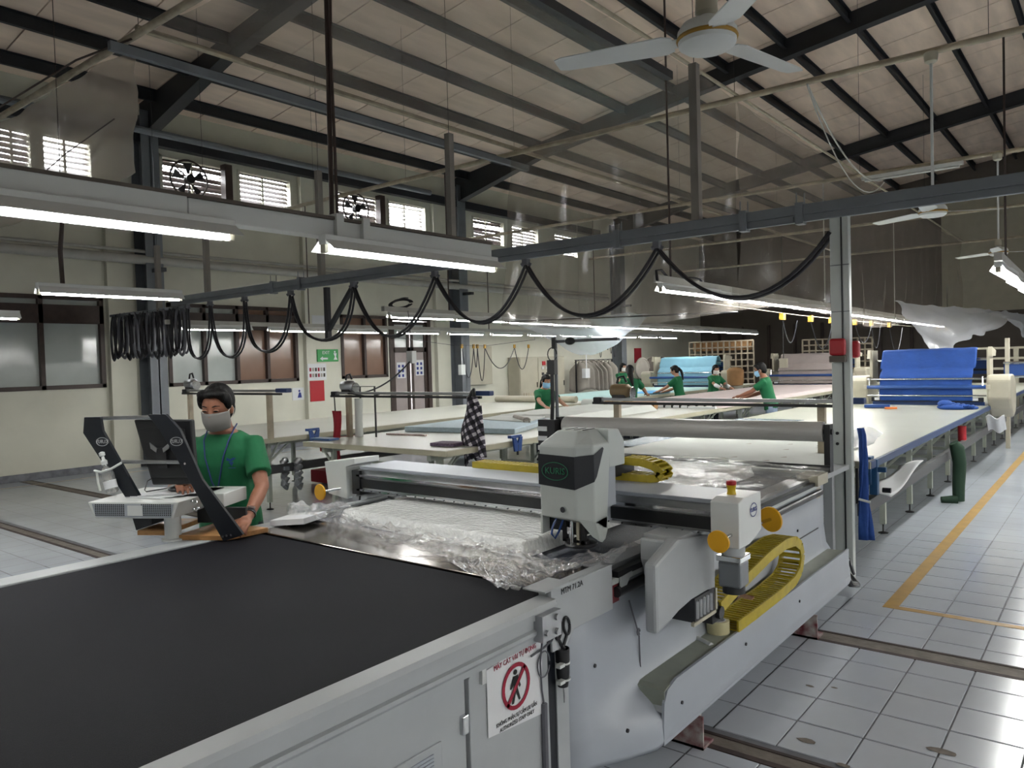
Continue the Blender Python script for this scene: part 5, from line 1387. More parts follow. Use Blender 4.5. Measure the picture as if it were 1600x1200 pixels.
# ------------------------------------------------------------------ long cutting tables
def table(label, x0, x1, y0, y1, zt, legs, loc, edge=M_toped, front=True, skew=0.0):
    t = thing('cutting_table', label, 'table', loc, 'long cutting tables')
    n = max(1, int((y1 - y0) / 2.44)); 
    def sx(y): return skew * (y - y0)
    for i in range(n):
        a = y0 + (y1 - y0) * i / n; b = y0 + (y1 - y0) * (i + 1) / n - .003
        m = MB(); m.prism([(x0 + sx(a), a, zt), (x1 + sx(a), a, zt), (x1 + sx(b), b, zt), (x0 + sx(b), b, zt)], (0, 0, -.028)); m.build('tabletop', M_top, t)
    m = MB(); m.beam((x1 + sx(y0) + .012, y0, zt - .03), (x1 + sx(y1) + .012, y1, zt - .03), .022, .055); m.build('edge_rail', edge, t)
    m = MB(); m.beam((x0 + sx(y0) - .012, y0, zt - .03), (x0 + sx(y1) - .012, y1, zt - .03), .022, .055); m.build('edge_rail', M_toped, t)
    m = MB(); m.box(x0 - .02, x1 + .02, y0 - .02, y0, zt - .055, zt - .002); m.build('end_rail', M_toped, t)
    for (xx) in (x0 + .25, x1 - .28):
        m = MB(); m.beam((xx + sx(y0), y0 + .05, zt - .09), (xx + sx(y1), y1, zt - .09), .05, .06); m.build('long_beam', M_leg, t)
    m = MB(); m.beam((x1 - .06 + sx(y0), y0, .52), (x1 - .06 + sx(y1), y1, .52), .05, .10); m.build('cable_duct', mat('duct_grey', '4A4A4C', rough=.5), t)
    for y in legs:
        s = sx(y)
        m = MB(); m.box(x0 + .2 + s, x1 - .2 + s, y - .02, y + .02, zt - .07, zt - .03); m.box(x0 + .25 + s, x1 - .25 + s, y - .02, y + .02, .30, .34); m.build('cross_bar', M_leg, t)
        for xx in (x0 + .26 + s, x1 - .27 + s):
            m = MB(); m.box(xx - .025, xx + .025, y - .025, y + .025, .09, zt - .06); lg = m.build('leg', M_leg, t)
            m = MB(); m.cyl((xx, y, .012), (xx, y, .10), .008, 8); m.lathe((xx, y, 0), [(.045, 0), (.045, .008), (.015, .018)], 14); m.build('levelling_foot', M_dkmetal, lg, True)
        for e, xx in ((1, x1 - .27 + s), (-1, x0 + .26 + s)):
            m = MB(); m.beam((xx + e * .02, y, .62), (xx + e * .24, y, zt - .05), .022, .022); m.build('diagonal_bracket', M_leg, t)
        m = MB(); m.beam((x1 - .27 + s, y + .03, .60), (x1 - .27 + s, y + .34, zt - .08), .02, .02); m.build('diagonal_bracket', M_leg, t)
    return t
T1 = table('right cutting table behind the white post, with blue edge rail beside the aisle', -3.95, -1.53, 6.28, 21.5, .90, [6.73, 7.9, 9.07, 10.2, 11.38, 12.4, 13.6, 14.8, 16, 17.2, 18.4, 19.6, 20.8], (-2.7, 12, 0), edge=mat('blue_edge', '2F4166', rough=.4))
T2 = table('middle cream-topped cutting table with pale blue cloth stack and plaid shirt at its corner', -7.32, -5.12, 5.36, 22.5, .90, [5.55, 7.1, 8.6, 10.1, 11.6, 13.1, 14.6, 16.1, 17.6, 19.1, 20.6, 22.1], (-6.2, 12, 0), skew=.012)
T3 = table('left cream-topped cutting table nearest the windows, running far behind the man', -10.25, -8.0, 5.1, 21.5, .91, [5.5, 7.1, 8.6, 10.1, 11.6, 13.1, 14.6, 16.1, 17.6, 19.1, 20.6], (-9.1, 12, 0), skew=-.01)
# end cloth bars on posts with drum motors
def bar(label, y, xa, xb, z, posts, loc):
    t = thing('cloth_bar', label, 'bar', loc, 'end cutter bars')
    m = MB(); m.box(xa, xb, y - .02, y + .02, z + .005, z + .035); m.build('rail', M_alu, t)
    m = MB(); m.box(xa - .05, xb + .02, y - .035, y - .01, z - .03, z - .005); m.build('lower_rail', M_black, t)
    for x in posts:
        m = MB(); m.box(x - .03, x + .03, y - .025, y + .025, .90, z); m.build('post', M_pipe, t)
    m = MB(); m.box(xb - .08, xb + .14, y - .04, y + .04, z, z + .05); m.build('end_block', mat('deep_blue', '17305E', rough=.4), t, bevel=.01)
    m = MB(); m.box(xa - .04, xa + .05, y - .04, y + .03, z - .02, z + .04); m.build('end_block', M_navy, t, bevel=.01)
    return t
bar('cutter bar on two posts across the front of the middle table', 5.95, -7.5, -5.15, 1.405, (-7.25, -5.28), (-6.3, 5.95, .9))
bar('cutter bar across the end of the left table, partly behind the man\'s head', 5.35, -9.9, -7.72, 1.46, (-9.8, -7.98), (-8.9, 5.35, .91))
bar('cutter bar crossing behind the film roll, from the brown motor to the white post', 6.55, -4.12, -1.75, 1.325, (-3.9, -1.95), (-2.9, 6.55, .9))
def motor(c, label, brown):
    x, y, z = c
    t = thing('end_cutter_motor', label, 'motor', c, 'cutter motors')
    m = MB(); m.lathe((x - .11, y, z + .07), [(.03, 0), (.06, .01), (.065, .04), (.065, .18), (.05, .20), (.02, .22)], 18, (1, 0, 0)); m.build('motor_body', mat('motor_brown', '7D6A4C', rough=.5) if brown else M_alu, t, True)
    m = MB(); m.box(x - .08, x + .06, y - .05, y + .05, z, z + .03); m.build('carriage', M_black, t)
    m = MB(); m.lathe((x + .12, y, z + .05), [(.055, 0), (.06, .006), (.055, .012)], 20, (1, 0, 0)); m.build('blade_guard', M_chrome, t, True)
    m = MB(); m.tube([(x - .05, y, z + .14), (x - .03, y, z + .20), (x + .03, y, z + .21), (x + .06, y, z + .15)], .012, 8); m.build('handle', M_black, t, True)
    return t
motor((-7.24, 5.95, 1.44), 'silver cutter motor with black handle on the left end of the middle table bar', False)
motor((-9.75, 5.35, 1.50), 'silver and cream cutter motor on the bar left of the man\'s head', False)
motor((-3.85, 6.55, 1.36), 'brown cutter motor in front of the woman seen from behind', True)
m = MB(); m.tube([(-6.75, 5.98, 1.41), (-6.75, 6.0, 1.41), (-6.9, 5.98, 1.38), (-7.15, 5.9, 1.42)], .008, 6)
m.tube(cat_curve((-7.2, 5.9, 1.42), (-7.25, 7.0, 1.80), .12), .010, 6); m.tube([(-7.25, 7.0, 1.8), (-7.25, 7.0, 2.2), (-7.9, 7.6, 2.5)], .006, 5)
tag(m.build('supply_cable', M_cable, None, True), 'black supply cable rising from the middle table motor to a hanging socket', 'cable')
m = MB(); m.box(-7.3, -7.2, 6.97, 7.05, 1.76, 1.92); tag(m.build('hanging_socket', M_white), 'white hanging socket box in front of the brown door', 'socket')
m = MB(); m.tube([(-7.12, 6.02, .905), (-7.12, 6.02, 1.50), (-6.86, 6.02, 1.50), (-6.86, 6.02, .905)], .012, 6)
tag(m.build('wire_stand', M_black), 'thin black tube frame standing on the middle table behind its bar', 'frame')
# plaid shirt hanging on the bar
def plaid():
    m = bpy.data.materials.new('plaid_cloth'); m.use_nodes = True; nt = m.node_tree; b = nt.nodes['Principled BSDF']; b.inputs['Roughness'].default_value = .85
    tc = nt.nodes.new('ShaderNodeTexCoord'); mp = nt.nodes.new('ShaderNodeMapping'); mp.inputs['Rotation'].default_value = (0, .45, 0)
    nt.links.new(tc.outputs['Object'], mp.inputs[0])
    sp = nt.nodes.new('ShaderNodeSeparateXYZ'); nt.links.new(mp.outputs[0], sp.inputs[0])
    outs = []
    for ax in (0, 2):
        a = nt.nodes.new('ShaderNodeMath'); a.operation = 'MULTIPLY'; a.inputs[1].default_value = 13
        f = nt.nodes.new('ShaderNodeMath'); f.operation = 'FRACT'; g = nt.nodes.new('ShaderNodeMath'); g.operation = 'GREATER_THAN'; g.inputs[1].default_value = .45
        nt.links.new(sp.outputs[ax], a.inputs[0]); nt.links.new(a.outputs[0], f.inputs[0]); nt.links.new(f.outputs[0], g.inputs[0]); outs.append(g)
    ad = nt.nodes.new('ShaderNodeMath'); ad.operation = 'ADD'; nt.links.new(outs[0].outputs[0], ad.inputs[0]); nt.links.new(outs[1].outputs[0], ad.inputs[1])
    hf = nt.nodes.new('ShaderNodeMath'); hf.operation = 'MULTIPLY'; hf.inputs[1].default_value = .5; nt.links.new(ad.outputs[0], hf.inputs[0])
    rp = nt.nodes.new('ShaderNodeValToRGB'); rp.color_ramp.elements[0].color = hexc('C9C4CB'); rp.color_ramp.elements[1].color = hexc('131118')
    el = rp.color_ramp.elements.new(.5); el.color = hexc('45404C')
    nt.links.new(hf.outputs[0], rp.inputs[0]); nt.links.new(rp.outputs[0], b.inputs['Base Color'])
    return m
M_plaid = plaid()
t = thing('plaid_shirt', 'black and white plaid shirt hanging from the right end of the middle table bar', 'shirt', (-5.22, 5.88, .62))
m = MB()
def ps(u, v):
    a = u * 2 * PI
    w = (.05 + .085 * min(1, v * 2.2)) * (1 - .30 * max(0, v - .65) * 2) + .012 * math.sin(a * 5 + v * 4); dpt = .045 + .02 * v
    return (-5.20 + w * math.cos(a) + .015 * math.sin(v * 9) - .03 * max(0, v - .7), 5.885 + dpt * math.sin(a) * (1 + .3 * math.sin(3 * a)) - .03, 1.40 - v * (.68 + .06 * math.sin(a * 2)))
m.grid(ps, 44, 30); m.build('body', M_plaid, t, 'all')
m = MB(); m.grid(lambda u, v: (-5.10 + .045 * math.cos(2 * PI * u) + .05 * v, 5.83 + .035 * math.sin(2 * PI * u), 1.31 - v * .52), 14, 12); m.build('sleeve', M_plaid, t, 'all')
m = MB(); m.tube([(-5.27, 5.88, 1.36), (-5.23, 5.9, 1.45), (-5.19, 5.88, 1.47), (-5.17, 5.86, 1.40)], .02, 8); m.build('collar', M_black, t, True)
# cloth on the tables
def slab(x0, x1, y0, y1, z0, h, mat_, name, label, cat='cloth', wav=.004, n=20):
    m = MB()
    def g(u, v):
        x = x0 + (x1 - x0) * u; y = y0 + (y1 - y0) * v
        k = min(1, min(min(u, 1 - u) * (x1 - x0), min(v, 1 - v) * (y1 - y0)) / .02)
        return (x, y, z0 + h * (1 if k > .5 else k * 2) + wav * noise.noise(Vector((x * 6, y * 6, h))) * k)
    m.grid(g, n, n)
    return tag(m.build(name, mat_, None, True), label, cat)
M_quilt = mat('pale_blue_layers', 'B9CBD6', rough=.8, var=.1, vscale=30, bump=.3, bscale=60)
t = thing('cloth_stack', 'flat stack of pale blue layered cloth on the middle table behind the plaid shirt', 'cloth', (-6.6, 7.6, .902))
m = MB(); m.add([(-5.52, 6.95, .902), (-6.1, 8.55, .902), (-7.22, 8.1, .902), (-7.1, 6.7, .902), (-5.52, 6.95, .965), (-6.1, 8.55, .965), (-7.22, 8.1, .965), (-7.1, 6.7, .965)], [(0, 1, 2, 3), (4, 5, 6, 7), (0, 1, 5, 4), (1, 2, 6, 5), (2, 3, 7, 6), (3, 0, 4, 7)]); m.build('layers', M_quilt, t, bevel=.008)
for k in range(3):
    m = MB(); o_ = .01 * k; m.add([(-5.52 + .006, 6.95, .915 + .015 * k), (-6.1 + .006, 8.55, .915 + .015 * k), (-6.1 + .006, 8.55, .919 + .015 * k), (-5.52 + .006, 6.95, .919 + .015 * k)], [(0, 1, 2, 3)]); m.build('layer_edge', M_greyc, t, solid=.002)
slab(-7.0, -5.75, 8.3, 10.9, .902, .10, M_cloth, 'white_cloth_pile', 'pile of white cloth under the hands of the woman with the blue mask', wav=.02)
t = thing('folded_cloth', 'rolled grey-beige cloth end lying on the white pile on the middle table', 'cloth', (-5.95, 7.9, 1.0))
m = MB(); m.tube([(-6.5, 8.2, .985), (-5.95, 7.75, .985)], .035, 12); m.tube(ring_pts((-5.93, 7.72, .99), (1, 0, 0), (0, 0, 1), .05, .03, 16), .014, 6, False); m.build('rolled_cloth', M_greyc, t, True)
m = MB(); m.add([(-6.9, 7.9, .97), (-5.9, 7.7, .972), (-6.2, 8.6, .985), (-7.0, 8.7, .985)], [(0, 1, 2, 3)]); m.build('cloth_flap', M_cloth, t, solid=.01)
m = MB(); m.obox((-5.45, 5.75, .918), (1, .15, 0), (-.15, 1, 0), (0, 0, 1), .30, .22, .03)
tag(m.build('folded_garment', mat('purple_print', '6C5B70', rough=.8, var=.5, vscale=40)), 'folded purple and white garment at the front corner of the middle table', 'garment')
m = MB(); m.obox((-7.22, 5.55, .915), (1, .1, 0), (-.1, 1, 0), (0, 0, 1), .32, .16, .022)
tag(m.build('ruler_case', mat('blue_board', '35507C', rough=.5)), 'blue flat boards on the left front corner of the middle table', 'board')
m = MB(); m.obox((-6.7, 6.35, .91), (1, .1, 0), (-.1, 1, 0), (0, 0, 1), .60, .05, .02)
tag(m.build('wrapped_stick', mat('pinkish_wrap', 'B7A39C', rough=.6, var=.3, vscale=30)), 'pinkish wrapped stick lying on the middle table behind its left post', 'stick')
m = MB(); m.grid(lambda u, v: (-7.38 + .16 * u - .03 * v + .015 * math.sin(v * 9), 5.80 + .015 * math.sin(u * 9 + v * 5), 1.22 - v * .85), 8, 18)
tag(m.build('red_cloth', M_redc, None, 'all', solid=.006), 'dark red cloth hanging at the left end of the middle table bar', 'cloth')
m = MB(); m.tube([(-7.33, 5.80, 1.39), (-7.32, 5.80, 1.2)], .008, 5); tag(m.build('cloth_hook', M_black), 'black hook holding the dark red cloth', 'hook')
t = thing('wrapped_post', 'pale post wrapped in film beside the left post of the middle table', 'post', (-7.15, 6.02, .9))
m = MB(); m.tube([(-7.14, 6.0, .902), (-7.14, 6.0, 1.1), (-7.13, 6.0, 1.36)], [.05, .045, .05], 12); m.build('wrap', M_cloth, t, True)
# clamps on table edges
def clamp(x, y, z, label):
    t = thing('edge_clamp', label, 'clamp', (x, y, z), 'blue clamps on table edges')
    m = MB(); m.box(x - .02, x + .03, y - .09, y + .09, z + .09, z + .12); m.prism([(x + .03, y - .08, z + .10), (x + .03, y - .035, z + .10), (x + .03, y, z + .03), (x + .03, y + .035, z + .10), (x + .03, y + .08, z + .10), (x + .03, y + .055, z - .05), (x + .03, y - .055, z - .05)], (.02, 0, 0)); m.build('clamp_body', M_bluem if z > 0 else M_bluem, t)
    m = MB(); m.cyl((x + .04, y, z - .09), (x + .04, y, z + .02), .012, 8); m.build('screw', M_dkmetal, t)
clamp(-5.09, 6.40, .84, 'dark blue plastic clamp on the right edge of the middle table')
clamp(-7.98, 5.95, .86, 'blue and white clamp on the right edge of the left table behind the man')
t = thing('vise', 'blue screw vise on the near corner of the right table beside the white post', 'vise', (-1.56, 6.45, .6))
m = MB(); m.box(-1.60, -1.54, 6.40, 6.50, .70, .92); m.box(-1.56, -1.50, 6.42, 6.48, .62, .9); m.box(-1.53, -1.44, 6.43, 6.47, .80, .84); m.build('frame', mat('petrol_blue', '1E4A73', rough=.4), t, bevel=.006)
m = MB(); m.cyl((-1.64, 6.38, .55), (-1.64, 6.38, .88), .012, 8); m.cyl((-1.47, 6.45, .66), (-1.41, 6.45, .66), .02, 10); m.build('screw', M_black, t)
m = MB(); m.grid(lambda u, v: (-1.62 + .20 * u, 6.5 + 1.25 * v, .60 + .08 * v + .02 * math.sin(v * 6 + u * 3) + .05 * u * v), 8, 14)
tag(m.build('hanging_sheet', M_paper, None, 'all', solid=.006), 'white sheet hooked under the edge of the right table near the vise', 'sheet')
m = MB(); m.cyl((-1.72, 6.9, .62), (-1.72, 7.6, .66), .012, 6); tag(m.build('sheet_bar', M_leg), 'thin bar under the right table holding the white sheet', 'bar')
# long white lay with marker paper on the first part of the right table and infeed
mb = MB(); mb.box(-3.62, -1.62, 5.50, 6.27, .86, .895)
for x in (-3.5, -1.75): mb.box(x - .03, x + .03, 6.0, 6.06, 0, .86)
tag(mb.build('infeed_table', M_machw), 'grey infeed table between the cutting machine and the right cutting table', 'table')
mb = MB()
mb.add([(-3.58, 5.5, .902), (-1.70, 5.5, .902), (-1.85, 7.4, .906), (-2.10, 8.2, .906), (-2.6, 9.9, .906), (-3.60, 8.6, .906), (-3.60, 6.3, .906)], [(0, 1, 2, 3, 4, 5, 6)])
mk_ = tag(mb.build('marker_paper', M_cloth, None, solid=.02), 'large white fabric lay with small grey pattern marks, beyond the billowing film', 'cloth')
for (x, y) in ((-2.5, 5.95), (-2.2, 5.85), (-2.15, 6.1), (-2.75, 6.9), (-2.4, 7.0), (-2.3, 6.6), (-2.0, 6.5), (-2.1, 6.85)):
    m = MB(); m.add([(x, y, .918), (x + .05, y + .02, .918), (x + .03, y + .08, .918), (x + .01, y + .05, .918)], [(0, 1, 2, 3)])
    m.build('pattern_mark', M_greyc, mk_)
mb = MB(); mb.add([(-3.93, 6.35, .912), (-3.55, 6.35, .912), (-3.45, 8.3, .912), (-3.1, 9.7, .912), (-3.93, 9.7, .912)], [(0, 1, 2, 3, 4)])
tag(mb.build('grey_sheet', mat('slate_film', '6F7D8B', rough=.2, var=.3, vscale=6, bump=.3), None, solid=.004), 'slate grey glossy sheet left of the white lay, under the film roll', 'sheet')
mb = MB(); mb.grid(lambda u, v: (-2.15 + .32 * u + .05 * math.sin(v * 5), 7.0 + 1.3 * v, .905 + .07 * math.sin(PI * u) + .01 * math.sin(v * 14)), 12, 12)
tag(mb.build('folded_film', M_filmw, None, 'all'), 'folded clear film lying on the right table just behind the white post', 'film')
# papers by the spreader
m = MB(); m.obox((-2.85, 12.25, .93), (1, .2, 0), (-.2, 1, 0), (0, 0, 1), .34, .2, .04); tag(m.build('blue_folder', M_bluem), 'blue folder on the right table before the blue spreader', 'folder')
m = MB(); m.obox((-2.62, 12.05, .915), (1, .2, 0), (-.2, 1, 0), (0, 0, 1), .16, .12, .022); tag(m.build('orange_box', mat('orange', 'C86A22', rough=.6)), 'small orange box beside the blue folder', 'box')
m = MB(); m.ell((-1.86, 12.2, .93), .20, .16, .05); m.ell((-1.95, 12.2, .97), .1, .1, .06); m.ell((-1.70, 12.25, .92), .15, .1, .04)
for q in range(7): m.tube([(-2.0 + .06 * q, 12.1, .95), (-1.97 + .06 * q, 12.2, 1.0 - .01 * q), (-1.93 + .05 * q, 12.32, .94)], .022, 6)
tag(m.build('blue_cloth_heap', M_blue, None, 'all'), 'crumpled blue cloth heap at the right corner before the blue spreader', 'cloth')
# pale cloths on far parts of the tables
slab(-7.05, -5.0, 11.7, 19.6, .90, .06, M_pink, 'pink_lay', 'long pale pink lay of cloth on the far half of the middle table', wav=.012, n=30)
t = thing('toothed_rail', 'white toothed rail with black clips along the near edge of the pink lay', 'rail', (-6.0, 11.6, .96))
m = MB(); m.beam((-6.75, 11.6, .919), (-5.05, 11.5, .919), .06, .035); m.build('rail', M_paper, t)
for k in range(12):
    x = -6.7 + k * .145
    m = MB(); m.box(x, x + .03, 11.53 - .004 * k, 11.57 - .004 * k, .905, .95); m.build('clip', M_black, t)
m = MB(); m.box(-6.98, -6.85, 11.5, 11.6, .901, .97); tag(m.build('red_box', mat('coral', 'B4484C', rough=.6)), 'small coral red box at the left end of the toothed rail', 'box')
slab(-10.3, -8.12, 12.9, 18.6, .912, .035, M_cyan, 'aqua_lay', 'long pale aqua lay of cloth on the left table', wav=.006, n=24)
m = MB(); m.grid(lambda u, v: (-8.75 + .6 * u + .06 * v, 15.1 + 1.0 * v, .952 + .035 * math.sin(PI * u) * math.sin(PI * v)), 12, 12)
tag(m.build('blue_offcut', mat('sky_blue', '4F9BD0', rough=.8), None, 'all', solid=.006), 'sky blue cloth piece being smoothed by the woman in profile', 'cloth')
m = MB(); m.cyl((-10.15, 12.2, .98), (-8.2, 12.25, .98), .065, 18)
tag(m.build('paper_roll', M_cream, None, True), 'long cream roll lying across the left table behind the woman with the blue mask', 'roll')
m = MB(); m.cyl((-7.2, 10.98, .97), (-6.85, 11.0, .97), .10, 16); tag(m.build('white_roll', M_cloth, None, True), 'fat white cloth roll end beyond the film roll', 'roll')
m = MB(); m.cyl((-6.84, 11.1, .96), (-5.9, 11.12, .96), .07, 16); tag(m.build('kraft_roll', M_card, None, True), 'brown kraft paper roll beside the white roll on the middle table', 'roll')
m = MB(); m.obox((-8.3, 14.1, .962), (1, .4, 0), (-.4, 1, 0), (0, 0, 1), .2, .26, .01); tag(m.build('paper_sheet', M_paper), 'white paper sheet left of the woman seen from behind', 'paper')
# duct, bundle and red box below the left table
t = thing('spiral_duct', 'silver spiral hose hanging from a white pump below the left table', 'hose', (-8.1, 5.75, .25))
for k, x in enumerate((-8.12, -7.98)):
    m = MB()
    pts = [(x + .01 * math.sin(q), 5.62 + .1 * k + .02 * math.cos(q), .62 - q * .013) for q in range(28)]
    m.tube(pts, [.035 + .012 * (q % 2) for q in range(28)], 10); m.build('hose', M_alu, t, True)
t = thing('vacuum_pump', 'white rounded pump with dark opening under the left table', 'pump', (-8.6, 5.6, .5))
m = MB(); m.lathe((-8.75, 5.45, .70), [(.02, 0), (.14, .01), (.16, .05), (.16, .28), (.12, .33), (.02, .34)], 22, (1, .2, 0)); m.build('housing', M_white, t, True)
m = MB(); m.lathe((-8.40, 5.50, .70), [(.10, 0), (.11, .02), (.10, .03)], 20, (1, .2, 0)); m.build('opening', M_black, t, True)
m = MB(); m.box(-9.2, -8.0, 5.55, 5.61, .495, .54); m.build('support_rail', M_steelL, t)
m = MB(); m.box(-9.6, -8.9, 7.1, 7.5, .02, .20); tag(m.build('red_crate', M_redc, None, bevel=.01), 'dark red crate on the floor under the left table', 'crate')
m = MB(); m.box(-8.1, -7.95, 6.15, 6.75, .66, .82); tag(m.build('red_banner', M_red), 'red banner with pale lettering below the left table edge', 'banner')
M_clut = mat('dark_clutter', '4A423C', rough=.8, var=.4, vscale=8)
t = thing('under_shelf', 'cluttered low shelf with coils and pale parts under the middle table', 'shelf', (-6.2, 6.3, .3))
m = MB(); m.box(-7.0, -5.35, 5.7, 7.3, .345, .37); m.build('shelf_board', M_leg, t)
for k in range(7):
    x = -6.9 + k * .22; y = 5.85 + (k % 3) * .12
    m = MB(); m.cyl((x, y, .45 + .02 * (k % 2)), (x + .06, y + .12, .45 + .02 * (k % 2)), .07, 14); m.build('bobbin', M_paper if k % 2 else M_clut, t, True)
m = MB(); m.tube([(-6.9, 5.8, .60), (-5.4, 5.8, .60)], .018, 8); m.tube([(-6.9, 5.8, .66), (-5.4, 5.85, .60)], .018, 8); m.build('lower_tube', M_leg, t)
m = MB(); m.tube([(-1.46, 9.9, .02), (-1.46, 9.9, .2), (-1.45, 9.92, .45), (-1.47, 9.9, .62), (-1.5, 9.88, .68)], [.06, .065, .07, .075, .05], 12); m.tube([(-1.47, 9.86, .04), (-1.62, 9.80, .035)], [.05, .035], 10)
tag(m.build('green_boot', mat('dark_green', '12301F', rough=.8), None, True), 'tall dark green boot-like cloth standing on the floor by the legs of the right table', 'sack')
m = MB(); m.grid(lambda u, v: (-1.50 + .22 * u, 12.5 + .25 * v, .78 - .22 * v + .03 * math.sin(u * 8)), 8, 8)
tag(m.build('white_rag', M_paper, None, 'all', solid=.01), 'crumpled white rag hanging under the blue spreader', 'rag')
m = MB(); m.cyl((-1.62, 11.3, .55), (-1.62, 11.3, .75), .05, 14); tag(m.build('red_bottle', M_red, None, True), 'red bottle on the duct under the right table', 'bottle')
m = MB(); m.box(-5.05, -4.9, 6.9, 7.1, 0, .62); tag(m.build('black_bin', M_black, None, bevel=.01), 'tall black bin beside the middle table, left of the cutting head', 'bin')
m = MB(); m.grid(lambda u, v: (-4.75 + .5 * u, 5.6 + 1.8 * v, .09 + .03 * math.sin(u * 7 + v * 5)), 12, 20)
tag(m.build('floor_film', M_filmw, None, 'all'), 'strip of white film lying on the floor between the machine and the middle table', 'film')
m = MB(); m.box(-4.8, -4.2, 5.55, 7.4, .0, .055); tag(m.build('low_pallet', M_leg), 'low grey pallet under the strip of white film', 'pallet')

# ------------------------------------------------------------------ spreading machines
def spreader(label, cx, y, w, cloth, cm, clothlabel, group='fabric spreading machines', roll=True, sag=0.0):
    """cx,y: centre; w: half width; stands on the table edges"""
    t = thing('spreading_machine', label, 'machine', (cx, y, .9), group)
    z = .90
    def sidep(e):
        x = cx + e * (w + .04)
        m = MB(); pr = [(x, y - .35, z + .38), (x, y - .30, z + .45), (x, y + .1, z + .45), (x, y + .30, z + .35), (x, y + .38, z + .1), (x, y + .30, z - .12), (x, y + .05, z - .18), (x, y - .15, z - .05), (x, y - .3, z + .1)]
        m.prism(pr, (e * .30, 0, 0)); m.build('side_housing', M_cream, t, bevel=.03)
        m = MB(); m.box(x - .02, x + .02, y - .1, y + .25, z + .40, z + .85); m.prism([(x, y - .15, z + .72), (x, y + .3, z + .72), (x, y + .35, z + .80), (x, y - .1, z + .86)], (e * .05, 0, 0)); m.build('side_frame', M_cream, t)
    for e in (-1, 1): sidep(e)
    m = MB(); m.box(cx - w, cx + w, y + .3, y + .34, z + .45, z + .70); m.build('back_panel', M_bluem, t)
    m = MB(); m.box(cx - w, cx + w, y + .28, y + .30, z + .50, z + .53); m.build('panel_lip', M_navy, t)
    for (yy, zz, r, mt, nm) in ((y - .34, z + .40, .014, M_chrome, 'roller'), (y - .36, z + .28, .03, M_bluem, 'front_tube'), (y - .33, z + .15, .012, M_chrome, 'roller'), (y + .1, z + .68, .02, M_chrome, 'top_bar')):
        m = MB(); m.cyl((cx - w - .04, yy, zz), (cx + w + .04, yy, zz), r, 12); m.build(nm, mt, t, True)
    for e in (-1, 1):
        m = MB(); m.box(cx + e * w - .09, cx + e * w + .09, y - .37, y - .27, z + .25, z + .31); m.build('arm', M_cream, t)
        m = MB(); m.tube([(cx + e * w, y - .36, z + .43), (cx + e * w, y - .38, z + .3)], .01, 6); m.build('bracket', M_chrome, t)
    m = MB(); m.box(cx - w, cx + w, y - .28, y - .26, z + .055, z + .12); cb = m.build('catcher_bar', M_navy, t)
    for k in range(16):
        x = cx - w + .05 + k * (2 * w - .1) / 16
        m = MB(); m.box(x, x + (2 * w - .1) / 16 - .02, y - .30, y - .28, z + .075, z + .115); m.build('block', M_paper, cb)
    m = MB(); m.box(cx - w, cx + w, y - .20, y - .16, z + .0, z + .05); m.build('cutter_rail', M_bluem, t)
    # cloth as a thing of its own
    cw = w * .82
    def cl(u, v):
        x = cx - cw * 1.0 + 2 * cw * u
        prof = [(.26, .58), (.22, .76 + sag), (.10, .83 + sag), (-.05, .80 + sag), (-.12, .62), (-.14, .55), (-.22, .50), (-.30, .44), (-.32, .30), (-.30, .18), (-.29, .07)]
        q = v * 10; i = min(9, int(q)); f = q - i
        yy = prof[i][0] * (1 - f) + prof[i + 1][0] * f; zz = prof[i][1] * (1 - f) + prof[i + 1][1] * f
        return (x + .02 * noise.noise(Vector((x * 3, v * 5, 1))) + (.05 * (u - .5) if 2 < q < 5 else 0), y + yy - .015 + .012 * noise.noise(Vector((x * 9, v * 3, 3))), z + zz + .02 * math.sin(PI * u) * (sag * 10) * (1 if q < 4 else 0) + .008 * noise.noise(Vector((x * 7, v * 7, 4))))
    m = MB(); m.grid(cl, 40, 40)
    tag(m.build('draped_cloth', cm, None, 'all', solid=.006), clothlabel, 'cloth', 'cloth on the spreading machines')
    return t
spreader('large blue and cream spreading machine on the right table, draped with royal blue cloth', -2.34, 13.25, .76, 1, M_blue, 'royal blue cloth draped over the nearest spreading machine', sag=.02)
spreader('blue spreading machine at the far end of the middle table, with beige cloth', -6.15, 20.1, .98, 1, M_beige, 'beige cloth draped over the spreading machine of the middle table')
spreader('blue spreading machine on the left table, with light blue cloth', -9.2, 19.3, .98, 1, M_lblue, 'light blue cloth draped over the spreading machine of the left table')
m = MB(); m.box(-6.85, -6.65, 19.55, 19.62, 1.38, 1.62); tag(m.build('control_box', M_cream), 'cream control box hanging at the left end of the beige cloth spreader', 'box')
m = MB(); m.tube([(-6.75, 19.58, 1.62), (-6.75, 19.58, 2.9), (-6.75, 19.6, 4.76)], .010, 6); tag(m.build('box_cable', M_black), 'black cable going up from the cream control box', 'cable')
m = MB(); m.lathe((-7.75, 18.9, .95), [(.05, 0), (.18, .02), (.21, .12), (.21, .40), (.15, .46), (.05, .48)], 22, (0, 0, 1)); tag(m.build('coil_drum', M_card, None, True), 'round brown and cream drum between the light blue spreader and the lattice rack', 'drum')
# second blue machine parts at the right edge, behind
t = thing('blue_rack', 'blue shelf machine part at the right frame edge behind the blue spreader', 'rack', (-.7, 15.5, .0))
m = MB(); m.box(-1.6, .6, 15.6, 15.7, 1.25, 1.45); m.build('panel', M_bluem, t)
m = MB(); m.cyl((-1.6, 15.55, 1.24), (.6, 15.55, 1.24), .02, 10); m.cyl((-1.6, 15.55, 1.48), (.6, 15.55, 1.48), .02, 10); m.build('tube', M_chrome, t, True)
for x in (-1.55, .55):
    m = MB(); m.box(x - .03, x + .03, 15.58, 15.72, 0, 1.9); m.build('upright', M_cream, t)

